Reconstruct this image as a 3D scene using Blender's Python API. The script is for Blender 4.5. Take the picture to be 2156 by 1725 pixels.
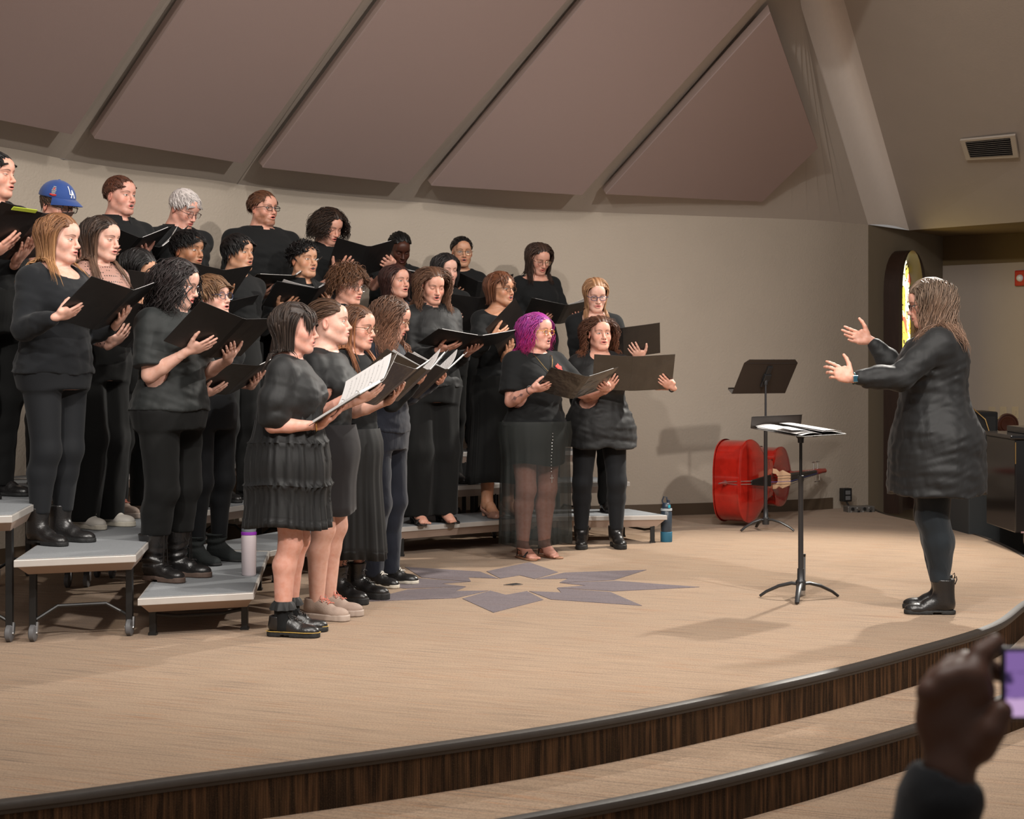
import bpy, math, random
import numpy as np
from math import sin, cos, pi, radians as R
for o in list(bpy.data.objects): bpy.data.objects.remove(o)
SC = bpy.context.scene
COL = SC.collection
# ---------------------------------------------------------------- camera, light, exposure
FPX, CXP, HZ, EYE = 3500.0, 1078.0, 760.0, 1.32
cd = bpy.data.cameras.new('camera'); cam = bpy.data.objects.new('camera', cd); COL.objects.link(cam)
cam.location = (0, 0, EYE); cam.rotation_euler = (pi/2, 0, 0)
cd.sensor_width = 36; cd.lens = 36*FPX/2156; cd.shift_y = -(862.5-HZ)/2156
cd.clip_start = .05; cd.clip_end = 100
cd.dof.use_dof = True; cd.dof.focus_distance = 9.3; cd.dof.aperture_fstop = 7.0
SC.camera = cam
SC.view_settings.view_transform = 'Standard'; SC.view_settings.look = 'None'
SC.view_settings.exposure = 0.36; SC.view_settings.gamma = 1; SC.view_settings.use_curve_mapping = False
wd = bpy.data.worlds.new('world'); SC.world = wd; wd.use_nodes = True
wd.node_tree.nodes['Background'].inputs[0].default_value = (1.0, .93, .88, 1)
wd.node_tree.nodes['Background'].inputs[1].default_value = .19
def lamp(name, kind, loc, tgt, power, col, size=.3, spot=60, blend=.5):
    l = bpy.data.lights.new(name, kind); l.energy = power; l.color = col
    if kind == 'SPOT': l.spot_size = R(spot); l.spot_blend = blend; l.shadow_soft_size = size
    if kind == 'AREA': l.size = size
    o = bpy.data.objects.new(name, l); COL.objects.link(o); o.location = loc
    import mathutils
    d = mathutils.Vector(tgt)-mathutils.Vector(loc)
    o.rotation_euler = d.to_track_quat('-Z', 'Y').to_euler()
    return o
lamp('stage_spot_back', 'SPOT', (3.5, 12.66, 4.1), (1.2, 9.2, 0), 1250, (1, .945, .86), .09, 95, .6)
lamp('stage_spot_right', 'SPOT', (5.2, 3.2, 5.2), (-.6, 10.2, 1.0), 1500, (1, .93, .86), .14, 55, .7)
lamp('stage_spot_left', 'SPOT', (-2.0, 1.5, 5.6), (0.6, 11.0, .8), 900, (1, .95, .88), .14, 62, .7)
lamp('stage_spot_overhead', 'SPOT', (0.9, 6.6, 5.6), (-.3, 9.6, 0.3), 380, (1, .95, .87), .14, 100, .8)
lamp('ambient_fill_light', 'AREA', (0, 3, 6.5), (0, 8, 0), 300, (1, .93, .87), 4)  # unseen wide area lamp, added for dim ambient fill

# ---------------------------------------------------------------- helpers
def W(px, py, d):                      # pixel + distance -> point
    return np.array([(px-CXP)*d/FPX, d, EYE-(py-HZ)*d/FPX])
def tag(o, label=None, cat=None, group=None, kind=None):
    if label: o['label'] = label
    if cat: o['category'] = cat
    if group: o['group'] = group
    if kind: o['kind'] = kind
    return o
def empty(name, loc, rz=0, label=None, cat=None, group=None):
    o = bpy.data.objects.new(name, None); COL.objects.link(o); o.location = loc; o.rotation_euler = (0, 0, rz)
    o.empty_display_size = .1
    return tag(o, label, cat, group)
def nmesh(name, V, F, mat, parent=None, smooth=True, vattr=None, F3=None):
    V = np.asarray(V, np.float32); me = bpy.data.meshes.new(name)
    F = np.asarray(F, np.int32).reshape(-1, 4) if len(F) else np.zeros((0, 4), np.int32)
    T = np.asarray(F3, np.int32).reshape(-1, 3) if F3 is not None and len(F3) else np.zeros((0, 3), np.int32)
    me.vertices.add(len(V)); me.vertices.foreach_set('co', V.ravel())
    n = len(F)*4+len(T)*3; me.loops.add(n)
    me.loops.foreach_set('vertex_index', np.concatenate([F.ravel(), T.ravel()]))
    me.polygons.add(len(F)+len(T))
    st = np.concatenate([np.arange(len(F))*4, len(F)*4+np.arange(len(T))*3]).astype(np.int32)
    me.polygons.foreach_set('loop_start', st)
    me.polygons.foreach_set('use_smooth', np.full(len(F)+len(T), smooth))
    me.update(calc_edges=True)
    if vattr:
        for k, a in vattr.items():
            at = me.attributes.new(k, 'FLOAT_VECTOR', 'POINT'); at.data.foreach_set('vector', np.asarray(a, np.float32).ravel())
    me.materials.append(mat)
    o = bpy.data.objects.new(name, me); COL.objects.link(o)
    if parent: o.parent = parent
    return o
class MB:
    """collects shapes into one mesh"""
    def __init__(s): s.v = []; s.f = []
    def add(s, vs, fs):
        b = len(s.v); s.v += [tuple(map(float, v)) for v in vs]; s.f += [tuple(i+b for i in f) for f in fs]; return s
    def box(s, lo, hi, M=None):
        x0, y0, z0 = lo; x1, y1, z1 = hi
        vs = np.array([(x0,y0,z0),(x1,y0,z0),(x1,y1,z0),(x0,y1,z0),(x0,y0,z1),(x1,y0,z1),(x1,y1,z1),(x0,y1,z1)], float)
        if M is not None: vs = vs@M[0].T+M[1]
        return s.add(vs, [(0,3,2,1),(4,5,6,7),(0,1,5,4),(1,2,6,5),(2,3,7,6),(3,0,4,7)])
    def tube(s, pts, r, n=10, caps=True, closed=False, flat=1.0):
        P = np.array(pts, float); m = len(P); rr = np.broadcast_to(np.array(r, float), (m,))
        T = np.gradient(P, axis=0) if not closed else np.roll(P, -1, 0)-np.roll(P, 1, 0)
        T /= np.linalg.norm(T, axis=1)[:, None]+1e-12
        up = np.array([0, 0, 1.]) if abs(T[0][2]) < .9 else np.array([1., 0, 0])
        N = up-T[0]*T[0].dot(up); N /= np.linalg.norm(N); vs = []
        for i in range(m):
            N = N-T[i]*T[i].dot(N); N /= np.linalg.norm(N)+1e-12; B = np.cross(T[i], N)
            for k in range(n):
                a = 2*pi*k/n; vs.append(P[i]+rr[i]*(cos(a)*N*flat+sin(a)*B))
        fs = []
        for i in range(m if closed else m-1):
            j = (i+1) % m
            for k in range(n): fs.append((i*n+k, i*n+(k+1) % n, j*n+(k+1) % n, j*n+k))
        if caps and not closed: fs += [tuple(range(n))[::-1], tuple((m-1)*n+k for k in range(n))]
        return s.add(vs, fs)
    def lathe(s, prof, c=(0, 0, 0), n=24, M=None):
        vs = []
        for r, z in prof:
            for k in range(n): a = 2*pi*k/n; vs.append((r*cos(a), r*sin(a), z))
        vs = np.array(vs)
        if M is not None: vs = vs@M.T
        vs = vs+np.array(c); m = len(prof)
        fs = [(i*n+k, i*n+(k+1) % n, (i+1)*n+(k+1) % n, (i+1)*n+k) for i in range(m-1) for k in range(n)]
        if prof[0][0] > 1e-6: fs.append(tuple(range(n))[::-1])
        if prof[-1][0] > 1e-6: fs.append(tuple((m-1)*n+k for k in range(n)))
        return s.add(vs, fs)
    def prism(s, poly, z0, z1, M=None):
        n = len(poly); vs = np.array([(x, y, z0) for x, y in poly]+[(x, y, z1) for x, y in poly], float)
        if M is not None: vs = vs@M[0].T+M[1]
        return s.add(vs, [tuple(range(n))[::-1], tuple(range(n, 2*n))]+[(i, (i+1) % n, n+(i+1) % n, n+i) for i in range(n)])
    def build(s, name, mat, parent=None, smooth=False, bevel=0):
        me = bpy.data.meshes.new(name); me.from_pydata(s.v, [], s.f); me.update(); me.materials.append(mat)
        o = bpy.data.objects.new(name, me); COL.objects.link(o)
        if parent: o.parent = parent
        if smooth:
            me.polygons.foreach_set('use_smooth', [True]*len(me.polygons))
            try: me.set_sharp_from_angle(angle=R(40))
            except Exception: pass
        if bevel:
            b = o.modifiers.new('bevel', 'BEVEL'); b.width = bevel; b.segments = 2; b.limit_method = 'ANGLE'
        return o

# ---------------------------------------------------------------- materials
def newmat(name):
    m = bpy.data.materials.new(name); m.use_nodes = True; return m, m.node_tree, m.node_tree.nodes['Principled BSDF']
def mat(name, col, rough=.6, metal=0, noise=0, nscale=20, bump=0, bscale=200, spec=.5, stretch=None, coat=0, sheen=0, emit=None, estr=1):
    m, nt, b = newmat(name)
    b.inputs['Base Color'].default_value = (*col, 1); b.inputs['Roughness'].default_value = rough
    b.inputs['Metallic'].default_value = metal; b.inputs['Specular IOR Level'].default_value = spec
    b.inputs['Coat Weight'].default_value = coat; b.inputs['Sheen Weight'].default_value = sheen
    if emit: b.inputs['Emission Color'].default_value = (*emit, 1); b.inputs['Emission Strength'].default_value = estr
    tc = nt.nodes.new('ShaderNodeTexCoord'); vec = tc.outputs['Object']
    if stretch:
        mp = nt.nodes.new('ShaderNodeMapping'); mp.inputs['Scale'].default_value = stretch; nt.links.new(vec, mp.inputs[0]); vec = mp.outputs[0]
    if noise:
        n = nt.nodes.new('ShaderNodeTexNoise'); n.inputs['Scale'].default_value = nscale; n.inputs['Detail'].default_value = 4; nt.links.new(vec, n.inputs[0])
        r = nt.nodes.new('ShaderNodeMix'); r.data_type = 'RGBA'
        r.inputs[6].default_value = tuple(c*(1-noise) for c in col)+(1,); r.inputs[7].default_value = tuple(min(1, c*(1+noise)) for c in col)+(1,)
        nt.links.new(n.outputs[0], r.inputs[0]); nt.links.new(r.outputs[2], b.inputs['Base Color'])
    if bump:
        n = nt.nodes.new('ShaderNodeTexNoise'); n.inputs['Scale'].default_value = bscale; n.inputs['Detail'].default_value = 3; nt.links.new(vec, n.inputs[0])
        bp = nt.nodes.new('ShaderNodeBump'); bp.inputs['Strength'].default_value = bump; bp.inputs['Distance'].default_value = .01
        nt.links.new(n.outputs[0], bp.inputs['Height']); nt.links.new(bp.outputs[0], b.inputs['Normal'])
    return m
class E:
    """tiny node expression helper"""
    def __init__(s, nt, sock): s.nt = nt; s.s = sock
    def _m(s, op, *a, clamp=False):
        n = s.nt.nodes.new('ShaderNodeMath'); n.operation = op; n.use_clamp = clamp
        for i, x in enumerate((s,)+a):
            if isinstance(x, E): s.nt.links.new(x.s, n.inputs[i])
            else: n.inputs[i].default_value = x
        return E(s.nt, n.outputs[0])
    def __add__(s, o): return s._m('ADD', o)
    def __sub__(s, o): return s._m('SUBTRACT', o)
    def __mul__(s, o): return s._m('MULTIPLY', o)
    def __truediv__(s, o): return s._m('DIVIDE', o)
    def sq(s): return s._m('MULTIPLY', s)
    def abs(s): return s._m('ABSOLUTE')
    def sqrt(s): return s._m('SQRT')
    def neg(s): return s._m('MULTIPLY', -1.0)
    def one_minus(s): return s.neg()+1.0
    def cl(s, k=1.0): return s._m('MULTIPLY', k, clamp=True)
    def min(s, o): return s._m('MINIMUM', o)
    def max(s, o): return s._m('MAXIMUM', o)
def nmix(nt, f, a, b):
    n = nt.nodes.new('ShaderNodeMix'); n.data_type = 'RGBA'
    for i, x in ((0, f), (6, a), (7, b)):
        if isinstance(x, E): nt.links.new(x.s, n.inputs[i])
        elif isinstance(x, tuple): n.inputs[i].default_value = x if len(x) == 4 else (*x, 1)
        elif isinstance(x, (int, float)): n.inputs[i].default_value = x
        else: nt.links.new(x, n.inputs[i])
    return n.outputs[2]
def skin_group():
    g = bpy.data.node_groups.new('face_skin', 'ShaderNodeTree'); it = g.interface
    for nm, ty in (('Skin', 'Color'), ('Lip', 'Color'), ('Brow', 'Color'), ('Iris', 'Color'), ('BeardCol', 'Color')):
        it.new_socket(nm, in_out='INPUT', socket_type='NodeSocketColor')
    for nm in ('EyeOpen', 'MouthOpen', 'Beard', 'Tattoo'): it.new_socket(nm, in_out='INPUT', socket_type='NodeSocketFloat')
    it.new_socket('Color', in_out='OUTPUT', socket_type='NodeSocketColor')
    it.new_socket('Rough', in_out='OUTPUT', socket_type='NodeSocketFloat')
    gi = g.nodes.new('NodeGroupInput'); go = g.nodes.new('NodeGroupOutput')
    I = {s.name: s for s in gi.outputs}
    at = g.nodes.new('ShaderNodeAttribute'); at.attribute_name = 'hp'
    sx = g.nodes.new('ShaderNodeSeparateXYZ'); g.links.new(at.outputs['Vector'], sx.inputs[0])
    x, y, z = (E(g, s) for s in sx.outputs[:3])
    eo, mo, bd = E(g, I['EyeOpen']), E(g, I['MouthOpen']), E(g, I['Beard'])
    front = (y+.035).neg().cl(60)
    inhead = (x.sq()+y.sq()+z.sq()).sqrt().neg()+.16
    front = front.min(inhead.cl(100))
    ax = x.abs(); dx = ax-.0315; q = (dx/.0165).sq().one_minus()
    # skin variation
    n = g.nodes.new('ShaderNodeTexNoise'); n.inputs['Scale'].default_value = 38; n.inputs['Detail'].default_value = 5
    g.links.new(at.outputs['Vector'], n.inputs[0])
    var = E(g, n.outputs[0])
    hs = g.nodes.new('ShaderNodeHueSaturation'); g.links.new(I['Skin'], hs.inputs['Color']); hs.inputs['Saturation'].default_value = 1.25; hs.inputs['Value'].default_value = .86
    c = nmix(g, ((var-.4)*2).cl(), I['Skin'], hs.outputs[0])
    red = g.nodes.new('ShaderNodeMix'); red.data_type = 'RGBA'; red.blend_type = 'MULTIPLY'; red.inputs[0].default_value = 1
    g.links.new(c, red.inputs[6]); red.inputs[7].default_value = (1.0, .62, .58, 1)
    ck = (((ax-.045)/.026).sq()+((z+.032)/.022).sq()).one_minus().cl()*.32
    ns = ((x/.016).sq()+((z+.036)/.016).sq()).one_minus().cl()*.28
    ear = (ax-.07).cl(150)*.5
    c = nmix(g, ck.max(ns).max(ear.min(inhead.cl(100))).min(front.max(ear)), c, red.outputs[2])
    # beard
    bm = ((z+.035).neg().cl(45)).min(((y-.012).neg()).cl(60)).min((z+.118).cl(60)).min(inhead.cl(100))
    bm = bm.min((((x/.032).sq()+((z+.060)/.016).sq())-1.0).cl(2).max(((z+.05).cl(150))*.7))*bd*((var*1.2)+.25).cl()
    c = nmix(g, bm, c, I['BeardCol'])
    # lips, mouth
    wid = (z+.064).abs()*0+.0245
    lh = mo*.75+.0085
    lip = ((x/wid).sq()+((z+.064)/lh).sq()).one_minus().cl(5).min(front)
    c = nmix(g, lip*.85, c, I['Lip'])
    mi = ((x/.0165).sq()+((z+.064)/(mo+.0008)).sq()).one_minus().cl(8).min(front)
    c = nmix(g, mi, c, (.035, .008, .008))
    th = mi.min(((z+.0655)).cl(600)).min((mo-.005).cl(400))
    c = nmix(g, th*.8, c, (.62, .56, .5))
    # nostrils
    no = (((ax-.0085)/.0038).sq()+((z+.0455)/.0028).sq()).one_minus().cl(3).min(front)
    c = nmix(g, no*.8, c, (.08, .02, .015))
    # brow
    bz = z-.0215-((dx-.002).sq()*-14.0+.002)
    bt = ((dx-.024)*-.055+.0016).max(.001)
    br = (bz.abs()/bt).one_minus().cl(2).min(((dx+.021)).cl(300)).min(((dx-.026).neg()).cl(300)).min(front)
    c = nmix(g, br*.7, c, I['Brow'])
    # socket shade, eye white, iris, lash
    eye = (q-((z+.001).abs()/eo)).cl(5).min(front)
    c = nmix(g, eye, c, (.62, .56, .52))
    ir = (dx.sq()+(z+.0005).sq()).sqrt()
    c = nmix(g, ((ir-.0062).neg().cl(900)).min(eye), c, I['Iris'])
    c = nmix(g, ((ir-.0030).neg().cl(900)).min(eye), c, (.005, .004, .004))
    lz = (z+.001-(q*eo)).abs()
    la = ((lz-.0019).neg().cl(900)).min((q+.12).cl(6)).min(front)
    c = nmix(g, la*.9, c, (.02, .012, .01))
    cr = ((z-.0045-(q*eo)).abs()-.0010).neg().cl(900).min(q.cl(3)).min(front)
    c = nmix(g, cr*.45, c, red.outputs[2])
    g.links.new(c, go.inputs['Color'])
    rg = E(g, n.outputs[0])*.15+.42
    rg = rg-(eye*.35)-(lip*.1)
    g.links.new(rg.s, go.inputs['Rough'])
    return g
SKG = skin_group()
def skin_mat(tone, lip, brow, iris=(.05, .03, .02), eo=.0048, mo=.004, beard=0, bcol=(.1, .05, .03)):
    m, nt, b = newmat('skin'); g = nt.nodes.new('ShaderNodeGroup'); g.node_tree = SKG
    for k, v in (('Skin', tone), ('Lip', lip), ('Brow', brow), ('Iris', iris), ('BeardCol', bcol)): g.inputs[k].default_value = (*v, 1)
    g.inputs['EyeOpen'].default_value = eo; g.inputs['MouthOpen'].default_value = mo; g.inputs['Beard'].default_value = beard
    nt.links.new(g.outputs['Color'], b.inputs['Base Color']); nt.links.new(g.outputs['Rough'], b.inputs['Roughness'])
    b.inputs['Subsurface Weight'].default_value = .12; b.inputs['Subsurface Radius'].default_value = (.012, .004, .002); b.inputs['Subsurface Scale'].default_value = 1
    b.inputs['Specular IOR Level'].default_value = .4
    return m
def hair_mat(c1, c2, tip=None, name='hair', rough=.38):
    m, nt, b = newmat(name)
    at = nt.nodes.new('ShaderNodeAttribute'); at.attribute_name = 'huv'
    mp = nt.nodes.new('ShaderNodeMapping'); mp.inputs['Scale'].default_value = (7, 1.6, 40); nt.links.new(at.outputs['Vector'], mp.inputs[0])
    n = nt.nodes.new('ShaderNodeTexNoise'); n.inputs['Scale'].default_value = 1.6; n.inputs['Detail'].default_value = 5; n.inputs['Roughness'].default_value = .7
    nt.links.new(mp.outputs[0], n.inputs[0])
    sx = nt.nodes.new('ShaderNodeSeparateXYZ'); nt.links.new(at.outputs['Vector'], sx.inputs[0])
    v = E(nt, sx.outputs[1]); rnd = E(nt, sx.outputs[2])
    f = (((E(nt, n.outputs[0])-.36)*2.2)+((rnd-.45)*.5)).cl()
    c = nmix(nt, f, c1, c2)
    if tip: c = nmix(nt, ((v-.25)*1.3).cl()*((rnd*.8)+.4).cl(), c, tip)
    nt.links.new(c, b.inputs['Base Color']); b.inputs['Roughness'].default_value = rough
    b.inputs['Specular IOR Level'].default_value = .38
    bp = nt.nodes.new('ShaderNodeBump'); bp.inputs['Strength'].default_value = .9; bp.inputs['Distance'].default_value = .004
    nt.links.new(n.outputs[0], bp.inputs['Height']); nt.links.new(bp.outputs[0], b.inputs['Normal'])
    return m
def cloth(name, col=(.013, .013, .014), rough=.85, sheen=.05, fold=.10, fs=7, stretch=(1, 1, .4), weave=.12, spec=.2):
    m, nt, b = newmat(name)
    b.inputs['Roughness'].default_value = rough; b.inputs['Sheen Weight'].default_value = sheen; b.inputs['Sheen Roughness'].default_value = .5
    b.inputs['Specular IOR Level'].default_value = spec
    tc = nt.nodes.new('ShaderNodeTexCoord'); mp = nt.nodes.new('ShaderNodeMapping'); mp.inputs['Scale'].default_value = stretch
    nt.links.new(tc.outputs['Object'], mp.inputs[0])
    n = nt.nodes.new('ShaderNodeTexNoise'); n.inputs['Scale'].default_value = fs; n.inputs['Detail'].default_value = 3; n.inputs['Distortion'].default_value = .8
    nt.links.new(mp.outputs[0], n.inputs[0])
    n2 = nt.nodes.new('ShaderNodeTexNoise'); n2.inputs['Scale'].default_value = 600; nt.links.new(tc.outputs['Object'], n2.inputs[0])
    c = nmix(nt, E(nt, n2.outputs[0]), tuple(x*.7 for x in col), tuple(x*1.4 for x in col)); nt.links.new(c, b.inputs['Base Color'])
    b1 = nt.nodes.new('ShaderNodeBump'); b1.inputs['Strength'].default_value = fold; b1.inputs['Distance'].default_value = .03; nt.links.new(n.outputs[0], b1.inputs['Height'])
    b2 = nt.nodes.new('ShaderNodeBump'); b2.inputs['Strength'].default_value = weave; b2.inputs['Distance'].default_value = .002; nt.links.new(n2.outputs[0], b2.inputs['Height'])
    nt.links.new(b1.outputs[0], b2.inputs['Normal']); nt.links.new(b2.outputs[0], b.inputs['Normal'])
    return m
# ---------------------------------------------------------------- implicit-surface modelling
def cap(a, b, ra, rb=None, k=.02, op='+'):
    return ('cap', np.array(a, float), np.array(b, float), ra, ra if rb is None else rb, k, op)
def ell(c, r, k=.02, op='+', M=None):
    return ('ell', np.array(c, float), np.array(r, float), M, None, k, op)
def loft(z, a, b, cy, k=.03, op='+', cx=None, p=2.0):
    z, a, b, cy = (np.array(t, float) for t in (z, a, b, cy))
    return ('loft', z, a, (b, cy, np.zeros_like(z) if cx is None else np.array(cx, float)), p, k, op)
def slab(pts, rads, z0, z1, k=.004, op='+', M=None):       # rounded footprint between two heights
    return ('slab', [np.array(p, float) for p in pts], rads, (z0, z1), M, k, op)
def bbox(pr):
    t = pr[0]
    if t == 'cap': r = max(pr[3], pr[4]); return np.minimum(pr[1], pr[2])-r, np.maximum(pr[1], pr[2])+r
    if t == 'ell':
        r = pr[2] if pr[3] is None else np.full(3, pr[2].max()); return pr[1]-r, pr[1]+r
    if t == 'loft':
        z, a, (b, cy, cx) = pr[1], pr[2], pr[3]
        return np.array([(cx-a).min(), (cy-b).min(), z[0]]), np.array([(cx+a).max(), (cy+b).max(), z[-1]])
    if t == 'slab':
        P = np.array(pr[1]); r = max(pr[2]); lo = np.array([*(P.min(0)-r), pr[3][0]]); hi = np.array([*(P.max(0)+r), pr[3][1]])
        if pr[4] is not None:
            C = np.array([(x, y, z) for x in (lo[0], hi[0]) for y in (lo[1], hi[1]) for z in (lo[2], hi[2])])@pr[4][0].T+pr[4][1]; lo, hi = C.min(0), C.max(0)
        return lo, hi
def sdf1(pr, P):
    t = pr[0]
    if t == 'cap':
        a, b, ra, rb = pr[1:5]; ba = b-a; pa = P-a.astype(P.dtype)
        h = np.clip((pa@ba.astype(P.dtype))/max(ba.dot(ba), 1e-9), 0, 1)
        d = pa-h[..., None]*ba.astype(P.dtype); return np.sqrt((d*d).sum(-1))-(ra+(rb-ra)*h)
    if t == 'ell':
        q = P-pr[1].astype(P.dtype)
        if pr[3] is not None: q = q@pr[3].astype(P.dtype)
        u = q/pr[2].astype(P.dtype); k0 = np.sqrt((u*u).sum(-1)); u = u/pr[2].astype(P.dtype); k1 = np.sqrt((u*u).sum(-1))+1e-6
        return k0*(k0-1)/k1
    if t == 'loft':
        zz, aa, (bb, cc, cx) = pr[1], pr[2], pr[3]; z = P[..., 2]
        a = np.interp(z, zz, aa); b = np.interp(z, zz, bb); cy = np.interp(z, zz, cc); c0 = np.interp(z, zz, cx)
        if pr[4] == 2.0: k = np.sqrt(((P[..., 0]-c0)/a)**2+((P[..., 1]-cy)/b)**2)
        else: k = (np.abs((P[..., 0]-c0)/a)**pr[4]+np.abs((P[..., 1]-cy)/b)**pr[4])**(1/pr[4])
        return np.maximum((k-1)*np.minimum(a, b), np.maximum(zz[0]-z, z-zz[-1]))
    if t == 'slab':
        if pr[4] is not None: P = (P-pr[4][1])@pr[4][0]
        pts, rads = pr[1], pr[2]; q = P[..., :2]; d = None
        for i in range(len(pts)-1):
            ba = pts[i+1]-pts[i]; pa = q-pts[i]; h = np.clip(pa@ba/ba.dot(ba), 0, 1); e = pa-h[..., None]*ba
            dd = np.sqrt((e*e).sum(-1))-(rads[i]+(rads[i+1]-rads[i])*h); d = dd if d is None else np.minimum(d, dd)
        return np.maximum(d, np.maximum(pr[3][0]-P[..., 2], P[..., 2]-pr[3][1]))
def comb(F, d, k, op):
    if op == '-': d = -d
    h = np.maximum(k-np.abs(F-d), 0)/k; h = h*h*k*.25
    return np.minimum(F, d)-h if op == '+' else np.maximum(F, d)+h
def sdf(prims, P):
    F = np.full(P.shape[:-1], .5)
    for pr in prims: F = comb(F, sdf1(pr, P), pr[5], pr[6])
    return F
_rs = np.random.RandomState(5); _NK = _rs.normal(size=(7, 3)); _NP = _rs.uniform(0, 6.28, 7)
def folds(P, seed, scale, stretch):
    v = 0; S = np.array(stretch)*scale
    Q = P*S
    w = .6*np.sin(Q@_NK[6]*.7+seed)
    for i in range(5): v = v+np.sin(Q@(_NK[i]*(1+.35*i))+_NP[i]+seed*(i+1)*1.3+w*1.5)/(1+.35*i)
    return v/3.2
def ridges(P, seed, scale, stretch):
    Q = P*(np.array(stretch)*scale); w = .9*np.sin(Q@_NK[5]*.5+seed*2); v = 0
    for i in range(4): v = v+(np.abs(np.sin(.5*Q@_NK[i]*(1+.4*i)+_NP[i]*.5+seed*(i+1)+w))-.63)/(1+.5*i)
    return -v/1.9
def grid(prims, lo, hi, h, noise=None, clip=None):
    lo = np.array(lo, float); n = np.maximum(np.ceil((np.array(hi)-lo)/h).astype(int)+1, 3)
    ax = [(lo[i]+h*np.arange(n[i])).astype(np.float32) for i in range(3)]
    F = np.full(n, .5, np.float32)
    for pr in prims:
        bl, bh = bbox(pr); m = pr[5]+2.5*h+.012
        i0 = np.clip(np.floor((bl-m-lo)/h).astype(int), 0, n); i1 = np.clip(np.ceil((bh+m-lo)/h).astype(int)+1, 0, n)
        if (i1 <= i0).any(): continue
        sl = tuple(slice(i0[k], i1[k]) for k in range(3))
        P = np.stack(np.meshgrid(ax[0][sl[0]], ax[1][sl[1]], ax[2][sl[2]], indexing='ij'), -1)
        F[sl] = comb(F[sl], sdf1(pr, P), pr[5], pr[6])
    if noise or clip:
        I = np.nonzero(np.abs(F) < .035)
        P = np.stack([ax[k][I[k]] for k in range(3)], -1)
        v = F[I]
        if noise: v = v+noise(P)
        if clip: v = np.maximum(v, clip(P))
        F[I] = v
        if clip:
            I = np.nonzero(F <= -.035); P = np.stack([ax[k][I[k]] for k in range(3)], -1); F[I] = np.maximum(F[I], clip(P))
    return F, lo, h
_C = np.array([(i, j, k) for i in (0, 1) for j in (0, 1) for k in (0, 1)])
_ED = [(a, b) for a in range(8) for b in range(a+1, 8) if abs(_C[a]-_C[b]).sum() == 1]
def snet(F, lo, h):
    n = F.shape; s = F < 0
    c = s[:-1, :-1, :-1].astype(np.int8)
    c = sum(s[i:n[0]-1+i, j:n[1]-1+j, k:n[2]-1+k].astype(np.int8) for i, j, k in _C)
    I = np.nonzero((c > 0) & (c < 8)); m = len(I[0])
    if m == 0: return np.zeros((0, 3)), np.zeros((0, 4), int)
    vals = np.stack([F[I[0]+i, I[1]+j, I[2]+k] for i, j, k in _C], 1)
    acc = np.zeros((m, 3)); cnt = np.zeros(m)
    for a, b in _ED:
        va, vb = vals[:, a], vals[:, b]; x = (va < 0) != (vb < 0)
        t = np.where(x, va/np.where(x, va-vb, 1), 0)
        acc += np.where(x[:, None], _C[a]+t[:, None]*(_C[b]-_C[a]), 0); cnt += x
    V = lo+h*(np.stack(I, 1)+acc/cnt[:, None])
    idx = np.full([q-1 for q in n], -1, np.int32); idx[I] = np.arange(m)
    Fs = []
    for ax_ in range(3):
        u, w = [(1, 2), (2, 0), (0, 1)][ax_]
        sa = [slice(None)]*3; sb = [slice(None)]*3; sa[ax_] = slice(0, -1); sb[ax_] = slice(1, None)
        A, B = s[tuple(sa)], s[tuple(sb)]
        E_ = np.nonzero(A != B); E_ = np.stack(E_, 1)
        ok = (E_[:, u] > 0) & (E_[:, w] > 0) & (E_[:, u] < n[u]-1) & (E_[:, w] < n[w]-1); E_ = E_[ok]
        if not len(E_): continue
        e = np.zeros(3, int)
        def g(du, dw):
            q = E_.copy(); q[:, u] -= du; q[:, w] -= dw; return idx[q[:, 0], q[:, 1], q[:, 2]]
        f = np.stack([g(1, 1), g(0, 1), g(0, 0), g(1, 0)], 1)
        flip = ~A[tuple(E_.T)]; f[flip] = f[flip][:, ::-1]; Fs.append(f)
    F_ = np.concatenate(Fs)
    return V, F_[(F_ >= 0).all(1)]
def surf(prims, h, lo=None, hi=None, noise=None, clip=None, smooth=1):
    if lo is None:
        bb = [bbox(p) for p in prims if p[6] == '+']; lo = np.min([b[0] for b in bb], 0)-.02-h; hi = np.max([b[1] for b in bb], 0)+.02+h
    V, F = snet(*grid(prims, lo, hi, h, noise, clip))
    for _ in range(smooth):
        if not len(F): break
        E1 = np.concatenate([F[:, [0, 1]], F[:, [1, 2]], F[:, [2, 3]], F[:, [3, 0]]]); acc = np.zeros_like(V); cnt = np.zeros(len(V))
        for c in range(3):
            acc[:, c] = np.bincount(E1[:, 0], V[E1[:, 1], c], len(V))+np.bincount(E1[:, 1], V[E1[:, 0], c], len(V))
        cnt = np.bincount(E1[:, 0], minlength=len(V))+np.bincount(E1[:, 1], minlength=len(V))
        V = V*.6+.4*acc/np.maximum(cnt, 1)[:, None]
    return V, F
def merge(parts):
    V = []; F = []; b = 0
    for v, f in parts: V.append(v); F.append(f+b); b += len(v)
    return np.concatenate(V), np.concatenate(F)
def rotz(a): return np.array([[cos(a), -sin(a), 0], [sin(a), cos(a), 0], [0, 0, 1]])
def rotx(a): return np.array([[1, 0, 0], [0, cos(a), -sin(a)], [0, sin(a), cos(a)]])
def roty(a): return np.array([[cos(a), 0, sin(a)], [0, 1, 0], [-sin(a), 0, cos(a)]])
def nrm(v): v = np.array(v, float); return v/(np.linalg.norm(v)+1e-12)

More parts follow.
